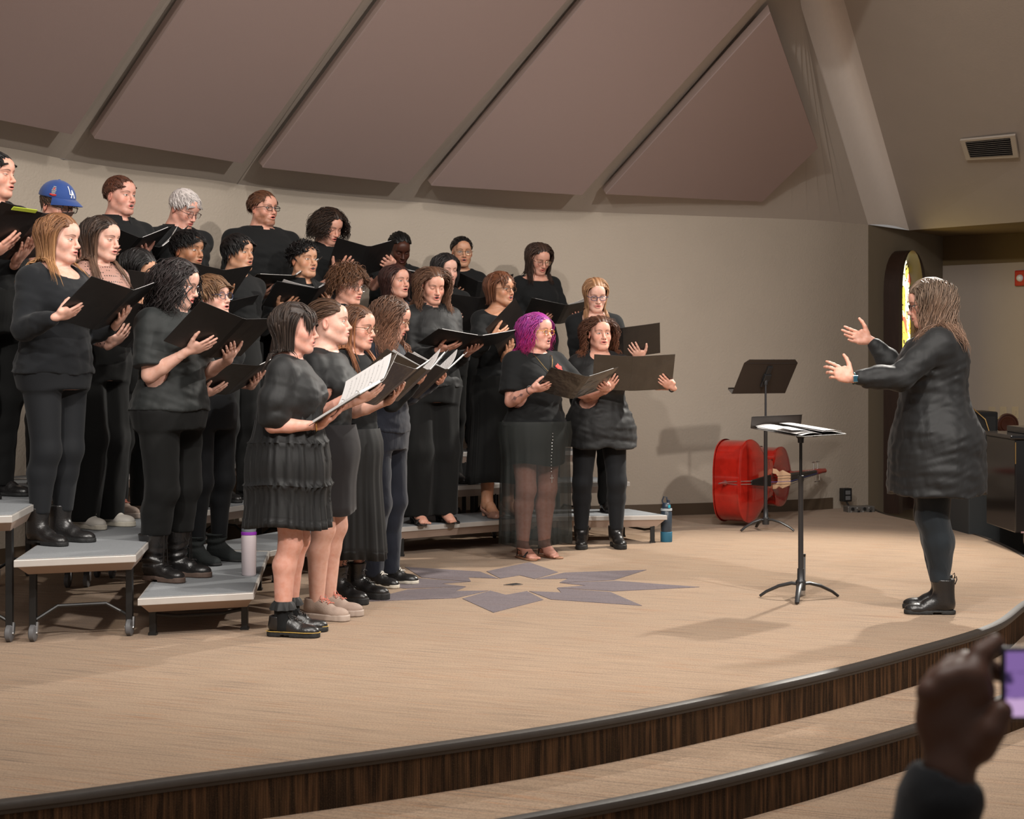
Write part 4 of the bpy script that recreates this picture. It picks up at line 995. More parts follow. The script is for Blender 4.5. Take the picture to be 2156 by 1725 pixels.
def facet_pt(i, px, py, off=0):
    P, A, B = bots[i], tops[i], (tops[i+1] if i < 4 else bots[i+1])
    if i == 4: A = tops[4]; B = bots[5]
    n = np.cross(A-P, B-P); n = nrm(n); n = n if n[1] < 0 else -n
    o = np.array([0, 0, EYE]); r = W(px, py, 1.)-o; t = ((P+n*off-o)@n)/(r@n); return o+r*t, n
panels = [(0, [(-520, 150), (151, 283), (339, 0), (-200, 0)]), (1, [(199, 292), (511, 344), (763, 0), (394, 0)]), (2, [(553, 353), (858, 387), (1194, 0), (815, 0)]),
          (3, [(908, 391), (1225, 411), (1595, 0), (1234, 0)]), (4, [(1276, 409), (1605, 425), (1722, 312), (1622, 27)])]
names = ['mauve acoustic ceiling panel cut off by the left frame edge', 'mauve acoustic ceiling panel above the man in the blue cap', 'mauve acoustic ceiling panel above the bearded man with glasses',
         'mauve acoustic ceiling panel above the braided singer', 'smallest acoustic ceiling panel with five corners, beside the white beam']
for (i, pts), nm in zip(panels, names):
    Q = []; OFF = .11
    for x, y in pts:
        q, n = facet_pt(i, x, y, OFF); Q.append(q)
    if i < 4: Q[2] = Q[2]+(Q[2]-Q[1])*.35; Q[3] = Q[3]+(Q[3]-Q[0])*.35
    m_ = len(Q); n_ = n
    if n_[1] > 0: n_ = -n_
    root = empty('acoustic_panel', Q[0], 0, nm, 'panel', None); Qa = np.array(Q)-Q[0]
    cen = Qa.mean(0); fr = Qa; bk = Qa-n_*.07; bk2 = bk+(bk-cen)*0
    f = MB().add(list(fr)+list(fr-n_*.012), [tuple(range(m_)), tuple(range(m_, 2*m_))[::-1]]+[(j, m_+j, m_+(j+1) % m_, (j+1) % m_) for j in range(m_)]).build('fabric_face', M_['panel'], root)
    outer = fr-n_*.0121; V = list(outer)+list(bk+(bk-cen)*.012)
    MB().add(V, [tuple(range(m_)), tuple(range(m_, 2*m_))[::-1]]+[(j, m_+j, m_+(j+1) % m_, (j+1) % m_) for j in range(m_)]).build('panel_frame', M_['panel_edge'], root)
# beam face beside the last panel, right-hand slope, soffit
A0 = tops[5]; A1 = bots[5]; Kc = W(1914, 485, 15.8); Kt = W(1777, 0, 13.4); ex = lambda P, Q, t: P+(Q-P)*t
n = 14; lo = []; hi = []
a_top = ex(A1, A0, 1.45); b_top = ex(Kc, Kt, 1.45)
rows = []
for j in range(n+1):
    t = j/n; P = A1+(a_top-A1)*t; Q = Kc+(b_top-Kc)*t; row = []
    for k in range(7):
        s = k/6; row.append(P+(Q-P)*s+np.array([.1, .35, .10])*sin(pi*s)*(.3+.7*t))
    rows.append(row)
V = np.array(rows).reshape(-1, 3); F = [(j*7+k, j*7+k+1, (j+1)*7+k+1, (j+1)*7+k) for j in range(n) for k in range(6)]
o = nmesh('trim_1', V, F, mat('white_plaster_cove', (.80, .74, .69), .7, noise=.03), None, True); o['kind'] = 'structure'
Kr = W(2156, 467, 14.81); Kr2 = Kc+(Kr-Kc)*5.0; tR = Kr2+(b_top-Kc)+np.array([1.0, -1.2, .2])
MB().add([Kc, Kr2, tR, b_top], [(0, 1, 2, 3)]).build('ceiling_2' if False else 'ceiling', M_['soffit'])['kind'] = 'structure'
C1 = np.array([3.24, 15.18, 0]); C2 = W(1985, 498, 16.75); F3 = W(2156, 491, 16.1); F3 = C2+(F3-C2)*6.0
b3 = lambda P, z: np.array([P[0], P[1], z])
# niche wall with the arched window
zt = C2[2]
JE = jc[-1]
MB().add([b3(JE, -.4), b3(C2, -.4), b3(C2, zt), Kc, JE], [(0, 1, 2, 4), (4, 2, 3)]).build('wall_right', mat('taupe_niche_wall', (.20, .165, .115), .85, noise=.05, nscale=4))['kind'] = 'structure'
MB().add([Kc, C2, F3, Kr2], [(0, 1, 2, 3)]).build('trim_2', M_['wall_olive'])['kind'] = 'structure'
zb = W(1985, 560, 16.75)[2]
F3 = b3(F3, zt); dn = np.array([-.35, -.75, 0])*0.10
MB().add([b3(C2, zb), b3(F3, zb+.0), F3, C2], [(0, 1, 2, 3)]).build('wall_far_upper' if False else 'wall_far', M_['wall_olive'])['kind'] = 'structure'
MB().add([b3(C2, -.4), b3(F3, -.4), b3(F3, zb), b3(C2, zb)], [(0, 1, 2, 3)]).build('wall_far', M_['wall_far'])['kind'] = 'structure'
# outer floor and stage
edge = catmull([(-6.2, 3.1), (-4.2, 3.75), (-2.6, 4.45), (-1.53, 4.965), (-.997, 5.28), (-.289, 5.69), (.40, 6.17), (1.23, 6.93), (1.84, 7.59), (2.40, 8.28), (2.80, 9.05), (3.30, 10.0), (3.46, 11.13), (3.54, 12.2), (3.50, 12.9), (3.32, 13.83), (3.22, 14.4), (3.25, 15.3)], 8)
def offs(P, d):
    T = np.gradient(P, axis=0); T /= np.linalg.norm(T, axis=1)[:, None]; return P+np.stack([T[:, 1], -T[:, 0]], 1)*d
def stage_mesh(name, P, z, m, back):
    n = len(P); V = [(x, y, z) for x, y in P]+[(x, y, z) for x, y in back]; return V
back = [(-6.2, 16.0), (3.25, 16.0)]
poly = [(x, y, 0) for x, y in edge]+[(3.25, 16.2, 0), (-6.2, 16.2, 0)]
o = MB().add(poly, [tuple(range(len(poly)))]).build('floor', M_['carpet']); o['kind'] = 'structure'
def riser_strip(name, P, z0, z1):
    s = np.concatenate([[0], np.cumsum(np.linalg.norm(np.diff(P, axis=0), axis=1))]); n = len(P)
    V = np.array([(x, y, z0) for x, y in P]+[(x, y, z1) for x, y in P]); uv = np.array([(a, 0, z0) for a in s]+[(a, 0, z1) for a in s])
    o = nmesh(name, V, [(i, i+1, n+i+1, n+i) for i in range(n-1)], M_['riser_carpet'], None, True, {'uvw': uv}); o['kind'] = 'structure'; return o
def nosing(name, P, z):
    m = MB(); n = len(P); prof = [(-.028, .004), (.0, .005), (.010, .001), (.014, -.008), (.012, -.020), (.004, -.026), (.002, -.036), (-.01, -.036)]
    rows = [[(x, y, z+dz) for x, y in offs(P, dx)] for dx, dz in prof]; V = [v for r in rows for v in r]
    F = [(a*n+i, a*n+i+1, (a+1)*n+i+1, (a+1)*n+i) for a in range(len(prof)-1) for i in range(n-1)]
    o = m.add(V, F).build(name, M_['nosing'], smooth=True); o['kind'] = 'structure'
riser_strip('trim_5', edge, -.165, -.004); nosing('trim_3', edge, 0)
e2 = offs(edge, .42); nx = (e2[:, 1] < 10.0)
e2 = e2[nx]
V = [(x, y, -.165) for x, y in edge[nx]]+[(x, y, -.165) for x, y in e2]; n = len(e2)
o = MB().add(V, [(i, n+i, n+i+1, i+1) for i in range(n-1)]).build('floor', M_['carpet']); o['kind'] = 'structure'
riser_strip('trim_6', e2, -.33, -.165); nosing('trim_4', e2, -.165)
riser_strip('trim_5', edge[edge[:, 1] > 9.4], -.42, -.16)
o = MB().box((-9, -2, -.36), (9, 20, -.33)).build('floor', M_['carpet']); o['kind'] = 'structure'
# ---- star inlaid in the carpet
star = empty('floor', (0.007, 9.79, 0.0)); star.name = 'star_inlay'; tag(star, 'slate purple eight-pointed compass star inlaid in the tan stage carpet', 'carpet')
for k in range(8):
    a = R(-95.5+45*k); pts = [(1.09, 0), (.60, .225), (.27, .105), (.43, 0), (.27, -.105), (.60, -.225)]
    q = [(x*cos(a)-y*sin(a), x*sin(a)+y*cos(a)) for x, y in pts]
    MB().prism(q, -.004, .0025).build('star_point', M_['carpet_purple'], star)
c = MB().prism([(-.058, -.02), (.0, -.045), (.058, .0), (.02, .045)], .001, .005).build('floor_box', M_['steel'], star); MB().prism([(-.046, -.018), (.0, -.036), (.045, .0), (.016, .036)], .004, .0062).build('floor_box_lid', mat('dark_lid', (.02, .025, .03), .3, noise=.8, nscale=40), c)
# ---- ceiling vent
P0 = W(1330+705, 0, 1)
n_ = nrm(np.cross(Kr2-Kc, b_top-Kc)); n_ = n_ if n_[1] < 0 else -n_
def on_slope(px, py):
    o = np.array([0, 0, EYE]); r = W(px, py, 1.)-o; t = ((Kc-o)@n_)/(r@n_); return o+r*t
q = [on_slope(*p_) for p_ in ((2044, 331), (2134, 326), (2128, 288), (2033, 297))]
o_ = np.mean(q, 0); root = empty('ceiling_vent', o_, 0, 'white louvred air vent in the sloped ceiling at upper right', 'vent')
q = [v-o_ for v in q]; big = [v*1.22+n_*.012 for v in q]; inn = [v*1.0+n_*.012 for v in q]
MB().add(big+inn+[v-n_*.02 for v in big], [(j, (j+1) % 4, 4+(j+1) % 4, 4+j) for j in range(4)]+[(j, (j+1) % 4, 8+(j+1) % 4, 8+j) for j in range(4)]).build('frame', mat('vent_white', (.50, .44, .38), .5), root)
MB().add([v+n_*.002 for v in q], [(0, 1, 2, 3)]).build('duct', mat('vent_dark', (.01, .01, .01), .9), root)
for j in range(9):
    t = (j+.5)/9; a = q[0]+(q[3]-q[0])*t; b = q[1]+(q[2]-q[1])*t; up = nrm(q[3]-q[0]); w_ = .009
    MB().add([a+n_*.004-up*w_, b+n_*.004-up*w_, b+n_*.016+up*w_*.2, a+n_*.016+up*w_*.2, a+n_*.002-up*w_, b+n_*.002-up*w_, b+n_*.013+up*w_*.2, a+n_*.013+up*w_*.2], [(0, 1, 2, 3), (4, 7, 6, 5), (3, 2, 6, 7), (0, 4, 5, 1)]).build('slat', mat('vent_slat', (.30, .26, .22), .5) if j == 0 else bpy.data.materials['vent_slat'], root)
# ---- arched stained-glass window in the niche wall
wdir = nrm(b3(C2, 0)-b3(JE, 0)); wn = np.array([wdir[1], -wdir[0], 0]); wn = wn if wn[1] < 0 else -wn
def on_niche(px):
    r = np.array([(px-CXP)/FPX, 1., 0]); A = np.array([[r[0], -wdir[0]], [r[1], -wdir[1]]]); t, u = np.linalg.solve(A, [JE[0], JE[1]]); return u
u0, u1 = on_niche(1868), on_niche(1912); wb = -.1; hw = (u1-u0)/2; uc = (u0+u1)/2; ztop = W(0, 541, 15.4)[2]-.34
Mn = np.stack([wdir, -wn, [0, 0, 1]], 1); On = np.array([JE[0], JE[1], 0])
nroot = empty('window', On+wdir*uc); nroot.name = 'window_1'; nroot['kind'] = 'structure'
Tn = lambda u, v, z: wdir*u+wn*v+np.array([0, 0, z])
def arch(hw_, top, nseg=14, b=-.1):
    pts = [(-hw_, b), (-hw_, top)]+[(-hw_*cos(pi*i/nseg), top+.42*sin(pi*i/nseg)**.9) for i in range(1, nseg)]+[(hw_, top), (hw_, b)]; return pts
ai, ao = arch(hw, ztop), arch(hw+.09, ztop)
V = []; n = len(ai)
for (a, b, v) in ((ao, 0, .0), (ao, 0, .15), (ai, 0, .15), (ai, 0, .0)): V += [Tn(u, v, z) for u, z in a]
wood = mat('dark_brown_wood', (.028, .013, .008), .4, noise=.4, nscale=8, stretch=(6, 6, .6))
MB().add(V, [(k*n+i, k*n+i+1, (k+1)*n+i+1, (k+1)*n+i) for k in range(3) for i in range(n-1)]).build('window_frame', wood, nroot, smooth=True)
def glass_mat():
    m, nt, b = newmat('stained_glass'); tc = nt.nodes.new('ShaderNodeTexCoord'); vo = nt.nodes.new('ShaderNodeTexVoronoi'); vo.inputs['Scale'].default_value = 15
    mp = nt.nodes.new('ShaderNodeMapping'); mp.inputs['Scale'].default_value = (1, 1, .45); nt.links.new(tc.outputs['Object'], mp.inputs[0]); n = nt.nodes.new('ShaderNodeTexNoise'); n.inputs['Scale'].default_value = 3; nt.links.new(mp.outputs[0], n.inputs[0])
    ad = nt.nodes.new('ShaderNodeVectorMath'); ad.operation = 'ADD'; nt.links.new(mp.outputs[0], ad.inputs[0]); nt.links.new(n.outputs['Color'], ad.inputs[1]); nt.links.new(ad.outputs[0], vo.inputs['Vector'])
    sp = nt.nodes.new('ShaderNodeSeparateColor'); nt.links.new(vo.outputs['Color'], sp.inputs[0]); rp = nt.nodes.new('ShaderNodeValToRGB'); nt.links.new(sp.outputs[0], rp.inputs[0]); rp.color_ramp.interpolation = 'CONSTANT'
    el = rp.color_ramp.elements; el[0].color = (1, .62, .05, 1); el[1].position = .3; el[1].color = (1, .85, .25, 1)
    for p_, c_ in ((.55, (1, .95, .55, 1)), (.75, (.75, .55, .05, 1)), (.86, (.45, .6, .1, 1)), (.93, (.9, .08, .03, 1))): e = el.new(p_); e.color = c_
    v2 = nt.nodes.new('ShaderNodeTexVoronoi'); v2.feature = 'DISTANCE_TO_EDGE'; v2.inputs['Scale'].default_value = 15; nt.links.new(ad.outputs[0], v2.inputs['Vector'])
    f = ((E(nt, v2.outputs[0])-.035)*40).cl(); c = nmix(nt, f, (.01, .01, .005), rp.outputs[0]); nt.links.new(c, b.inputs['Emission Color']); b.inputs['Emission Strength'].default_value = 2.6; return m
ag = arch(hw, ztop, b=.62)
MB().add([Tn(-hw, .05, -.1), Tn(hw, .05, -.1), Tn(hw, .05, .64), Tn(-hw, .05, .64), Tn(-hw, .0, .64), Tn(hw, .0, .64)], [(0, 1, 2, 3), (3, 2, 5, 4)]).build('lower_panel', wood, nroot)
MB().add([Tn(u, .02, z) for u, z in ag], [tuple(range(len(ag)))]).build('stained_glass', glass_mat(), nroot)
# fire strobe on the far wall
fd = nrm(F3-C2); fn = np.array([fd[1], -fd[0], 0]); fn = fn if fn[1] < 0 else -fn
def on_far(px, py):
    r = W(px, py, 1.)-np.array([0, 0, EYE]); o = np.array([0, 0, EYE]); t = ((C2-o)@fn)/(r@fn); return o+r*t
Mf_ = np.stack([fd, -fn, [0, 0, 1]], 1)
def wallthing(name, px, py, label, cat, group=None):
    P = on_far(px, py); r = empty(name, P, math.atan2(fd[1], fd[0]), label, cat, group); return r
r = wallthing('fire_alarm_strobe', 2152, 586, 'red fire alarm strobe on the far right wall', 'fire alarm')
MB().box((-.06, -.04, -.075), (.06, .0, .075)).build('housing', mat('alarm_red', (.45, .01, .01), .35), r, bevel=.01); MB().lathe([(0, .035), (.02, .03), (.032, .015), (.035, 0)], (0, -.04, 0), 18, rotx(pi/2)).build('strobe_lens', mat('strobe_white', (.8, .8, .8), .2), r, smooth=True)
pl = mat('ivory_plate', (.46, .38, .28), .5)
for k, (px, nm) in enumerate(((2089, 'ivory wall plate leftmost of three on the far wall'), (2113, 'ivory wall plate in the middle of three on the far wall'), (2138, 'ivory wall plate rightmost of three on the far wall'))):
    r = wallthing('wall_plate', px, 869, nm, 'wall plate'); MB().box((-.038, -.006, -.058), (.038, 0, .058)).build('plate', pl, r, bevel=.003); MB().box((-.010, -.012, -.02), (.010, -.006, .02)).build('switch', pl, r, bevel=.002)
r = empty('light_switch', W(1746, 800, 14.98), R(22), 'ivory double light switch on the back wall behind the conductor', 'switch')
MB().box((-.033, -.055, -.058), (.033, -.045, .058)).build('plate', pl, r, bevel=.003)
for s in (-.024, .024): MB().box((-.006, -.066, s-.010), (.006, -.055, s+.010)).build('toggle', pl, r, bevel=.002)

# ---------------------------------------------------------------- choral risers
def ang(k): return None
fr = np.array([(-1.24, 8.0), (-1.42, 9.75), (-.82, 11.10), (.25, 11.92), (1.13, 12.02)])
def lines(ofs):
    T = [nrm(fr[i+1]-fr[i]) for i in range(4)]; N = [np.array([-t[1], t[0]]) for t in T]; out = [fr[0]+nrm(np.array([-.93, -.37]))*ofs]
    for i in range(1, 4): m_ = nrm(N[i-1]+N[i]); out.append(fr[i]+m_*ofs/m_.dot(N[i]))
    out.append(fr[4]+nrm(np.array([-.42, .91]))*ofs*1.0); return np.array(out)
DEP = .56; L_ = [lines(o_) for o_ in (0, .56, 1.12, 1.66)]
M_['deck'] = mat('grey_riser_carpet', (.215, .225, .235), .9, noise=.25, nscale=180, bump=.3, bscale=250, spec=.1); M_['alu'] = mat('brushed_aluminium_trim', (.50, .47, .44), .42, .35, noise=.05); M_['blacksteel'] = mat('black_steel', (.010, .010, .010), .4); M_['wheelr'] = mat('grey_caster', (.12, .12, .125), .5); M_['undpan'] = mat('beige_painted_pan', (.36, .27, .22), .6)
secname = ['riser section nearest the camera at the left', 'second riser section behind the front-row women', 'middle riser section under the woman in strappy heels', 'far right riser section ending beside the grey bottle']
for i in range(4):
    cen = np.append((fr[i]+fr[i+1])/2, 0); rt = empty('choir_riser', cen, 0, 'grey carpeted three-step '+secname[i], 'riser', 'choral riser sections in a curved row')
    for k in range(3):
        h_ = .205*(k+1); g = .012
        q = np.array([L_[k][i], L_[k][i+1], L_[k+1][i+1], L_[k+1][i]]); c_ = q.mean(0); q = c_+(q-c_)*(1-g)
        q3 = [(x-cen[0], y-cen[1]) for x, y in q][::1]
        ar = sum(q3[j][0]*q3[(j+1) % 4][1]-q3[(j+1) % 4][0]*q3[j][1] for j in range(4))
        if ar < 0: q3 = q3[::-1]
        cc_ = np.mean(q3, 0); ins = [tuple(cc_+(np.array(v)-cc_)*.965) for v in q3]; pan = [tuple(cc_+(np.array(v)-cc_)*.86) for v in q3]
        dk = MB().prism(ins, h_-.010, h_).build('deck', M_['deck'], rt)
        MB().prism(q3, h_-.036, h_-.003).build('edge_trim', M_['alu'], dk, bevel=.003)
        mbp = MB(); top_ = [(x, y, h_-.036) for x, y in [tuple(cc_+(np.array(v)-cc_)*.97) for v in q3]]; bo = [(x, y, h_-.088) for x, y in pan]
        mbp.add(top_+bo, [(j, (j+1) % 4, 4+(j+1) % 4, 4+j) for j in range(4)]+[(7, 6, 5, 4)]).build('side_pan', M_['undpan'], dk)
        for j, v in enumerate(pan):
            v = np.array(v); o2 = (cc_-v)*.06; v = v+o2
            m2 = MB().box((v[0]-.016, v[1]-.016, .0 if k == 0 else .045), (v[0]+.016, v[1]+.016, h_-.08)); lg = m2.build('leg', M_['blacksteel'], rt, bevel=.003)
            if k == 0: MB().box((v[0]-.02, v[1]-.02, 0), (v[0]+.02, v[1]+.02, .012)).build('foot', M_['blacksteel'], lg)
            else:
                cw = MB().tube([(v[0]-.014, v[1]-.01, .040), (v[0]-.008, v[1]-.01, .040), (v[0]+.012, v[1]-.01, .040), (v[0]+.018, v[1]-.01, .040)], [.030, .040, .040, .030], 20).build('caster', M_['wheelr'], lg, smooth=True)
                MB().tube([(v[0]-.02, v[1]-.01, .040), (v[0]+.024, v[1]-.01, .040)], .008, 8).tube([(v[0]+.02, v[1]-.01, .04), (v[0]+.02, v[1], .09)], .008, 6).build('axle', M_['steel'], lg)
        a, b = np.array(pan[0]), np.array(pan[1]); 
        for (aa, bb) in ((pan[0], pan[3]), (pan[1], pan[2])):
            aa = np.array(aa)*.94+cc_*.06; bb = np.array(bb)*.94+cc_*.06; m_ = (aa+bb)/2; zz_ = h_-.12
            MB().tube([(*(aa+(bb-aa)*.03), .10), (*(aa+(bb-aa)*.25), min(zz_, .10+.06)), (*(aa+(bb-aa)*.75), min(zz_, .16)), (*(aa+(bb-aa)*.97), .10)], .009, 8).build('brace', M_['blacksteel'], rt, smooth=True)

# ---------------------------------------------------------------- props
def bottle(X, Y, z, prof, mats, label, name='water_bottle', cat='bottle'):
    r = empty(name, (X, Y, z), 0, label, cat)
    for nm, pr, m_ in zip(('body', 'base_sleeve', 'collar', 'lid'), prof, mats):
        if pr: MB().lathe(pr, n=28).build(nm, m_, r, smooth=True)
    return r
P = W(1403, 1141, 1); d_ = 4620/(1141-760)
bt = bottle((1403-CXP)*d_/FPX, d_, 0, ([(.0, .072), (.038, .072), (.041, .08), (.041, .215), (.034, .228)], [(.0, 0), (.040, 0), (.043, .004), (.043, .072), (.041, .074)], [(.036, .226), (.042, .228), (.042, .242), (.036, .244)], [(.034, .243), (.036, .25), (.030, .275), (.022, .284), (0, .286)]),
    (mat('slate_bottle', (.028, .040, .055), .35), mat('teal_blue_silicone', (.02, .12, .20), .6), mat('pale_grey_ring', (.35, .38, .4), .4), mat('dark_blue_lid', (.02, .03, .05), .4)), 'slate and teal water bottle on the stage beside the riser end')
MB().tube([(-.022, 0, .27), (-.030, 0, .30), (-.018, 0, .33), (.002, 0, .325), (.006, 0, .29)], .005, 8).build('carry_loop', bpy.data.materials['dark_blue_lid'], bt, smooth=True); MB().box((.010, -.035, .25), (.026, -.024, .27)).build('lid_button', mat('cyan_button', (.02, .35, .45), .4), bt)
MB().tube([(.012, 0, .275), (.018, 0, .305)], .011, 12).build('spout', bpy.data.materials['dark_blue_lid'], bt)
d_ = 1.115*FPX/(1212-760)
bt = bottle((524-CXP)*d_/FPX, d_, .205, ([(0, 0), (.032, 0), (.037, .006), (.040, .20), (.038, .212)], None, [(.038, .211), (.0405, .213), (.0405, .226), (.037, .228)], [(.036, .227), (.039, .236), (.036, .252), (.022, .258), (0, .26)]),
    (mat('matte_lilac_white', (.50, .44, .46), .4), None, mat('purple_ring', (.22, .03, .35), .4), mat('grey_lid', (.16, .18, .20), .4)), 'white tumbler with purple ring standing on the lowest riser step', 'tumbler', 'tumbler')
d_ = 4620/(1262-760)
bottle((1700-CXP)*d_/FPX, d_+.16, 0, ([(0, 0), (.018, 0), (.018, .215), (.0165, .218)], None, None, [(.0165, .216), (.019, .22), (.019, .232), (.0, .234)]), (M_['steel'], None, None, M_['blacksteel']), 'slim steel flask standing behind the conductor\'s music stand', 'flask', 'flask')
def music_stand(px, py, d, deskz, tilt, yaw, label, flat=False, dw=.51, lean=0):
    X = (px-CXP)*d/FPX; r = empty('music_stand', (X, d, 0), R(yaw), label, 'music stand'); bs = M_['blacksteel2']
    for a in (100, 205, 335) if not flat else (255, 15, 165):
        a = R(a-yaw); ca, sa = cos(a), sin(a)
        MB().tube([(ca*.015, sa*.015, .085), (ca*.05, sa*.05, .088), (ca*.12, sa*.12, .070), (ca*.19, sa*.19, .036), (ca*.225, sa*.225, .010)], [.016, .017, .016, .014, .013], 10, flat=.6).build('leg', bs, r, smooth=True)
    MB().lathe([(.0, .05), (.026, .05), (.028, .10), (.020, .11), (.019, .17), (0, .172)]).build('hub', bs, r, smooth=True)
    lower = MB().lathe([(0, .16), (.0145, .16), (.0145, deskz*.70), (.017, deskz*.705), (.017, deskz*.735), (.0, deskz*.74)]).build('pole', bs, r, smooth=True)
    MB().lathe([(0, deskz*.72), (.0085, deskz*.72), (.0085, deskz-.03), (0, deskz-.028)], n=16).build('upper_tube', M_['blacksteel'] if flat else M_['steel_dark'], r, smooth=True)
    hb = MB().lathe([(0, -.045), (.016, -.045), (.018, -.01), (.014, .01), (0, .012)], (0, 0, deskz-.02)).tube([(-.03, 0, deskz-.03), (.03, 0, deskz-.03)], .010, 10).build('tilt_joint', bs, r, smooth=True)
    M = rotx(-R(tilt)); T = np.array([0, 0, deskz])
    # desk faces local -y, tilted back
    hh = .32; n = 10; dk = MB(); pts = []
    w0, w1 = dw*.5, dw*.5*.88
    f = lambda x, y, z: M@np.array([x, y, z])+T
    def plate(y): return [f(-w0, y, -.5*hh), f(w0, y, -.5*hh), f(w0, y, hh*.40), f(w1*.97, y, hh*.5), f(-w1*.97, y, hh*.5), f(-w0, y, hh*.40)]
    a, b = plate(-.0012+0), plate(.0012)
    desk = MB().add(a+b, [tuple(range(6)), tuple(range(6, 12))[::-1]]+[(j, 6+j, 6+(j+1) % 6, (j+1) % 6) for j in range(6)]).build('desk', M_['desk'], r)
    lp = [f(-w0, -.001, -.5*hh), f(w0, -.001, -.5*hh), f(w0, -.062, -.5*hh), f(-w0, -.062, -.5*hh), f(w0, -.066, -.5*hh+.012), f(-w0, -.066, -.5*hh+.012)]
    lp2 = [v+M@np.array([0, .0, -.002]) for v in lp]
    MB().add(lp+lp2, [(0, 1, 2, 3), (3, 2, 4, 5), (6, 9, 8, 7), (9, 11, 10, 8), (0, 6, 7, 1), (5, 4, 10, 11)]).build('ledge', M_['desk'], desk)
    MB().box((-.022, .001, -.09), (.022, .018, .10), (M, T)).box((-.03, .001, -.03), (.03, .03, .03), (M, T)).build('desk_bracket', bs, desk, bevel=.004)
    MB().tube([f(-.24, .003, hh*.39), f(.24, .003, hh*.39)], .003, 6).build('crease', M_['desk'], desk)
    return r, M, T
M_['blacksteel2'] = mat('satin_black_steel', (.03, .03, .032), .38, .3, spec=.6); M_['steel_dark'] = mat('dark_chrome', (.12, .12, .13), .3, .9); M_['desk'] = mat('dark_brown_stand_desk', (.030, .022, .018), .45, spec=.5)
d1 = 4620/(1118-760); music_stand(1612, 0, d1, EYE-(793-HZ)*d1/FPX, 34, 208, 'empty black music stand in front of the double bass')
d2 = 4620/(1262-760); r2, Ms, Ts = music_stand(1686, 0, d2, EYE-(908-HZ)*d2/FPX, 97, -132, 'black music stand holding the conductor\'s papers', True)
# papers on the conductor's stand
rr = R(-132); Rz = rotz(rr); org = np.array([(1686-CXP)*d2/FPX, d2, 0])
pr = empty('sheet_music', tuple(org+Rz@(Ts+Ms@np.array([0, -.02, 0]))), rr, 'loose white sheet music lying open on the conductor\'s stand', 'sheet music')
for k, (x0, z0, w_, h_, t0, a) in enumerate(((-.225, -.15, .215, .285, .004, 2), (.005, -.15, .215, .285, .004, -2), (-.22, -.145, .21, .28, .010, -3), (.02, -.14, .205, .28, .009, 5), (.05, .02, .18, .13, .016, 12))):
    m2 = MB(); n = 8; vs = []; Ra = roty(R(a))
    for i in range(n+1):
        for j in (0, 1):
            x = x0+w_*i/n; z = z0+h_*j; c_ = .010*sin(pi*i/n)+.012*(i/n)**3*(k % 2 == 0)
            for t in (0, .0015): vs.append(Ms@(Ra@np.array([x, -t0-c_-t+.02, z])))
    fs = []
    for i in range(n): b = i*4; q = b+4; fs += [(b, q, q+2, b+2), (b+1, b+3, q+3, q+1), (b, b+1, q+1, q), (b+2, q+2, q+3, b+3)]
    m2.add(vs, fs).build('page', M_['paper'], pr, smooth=True)

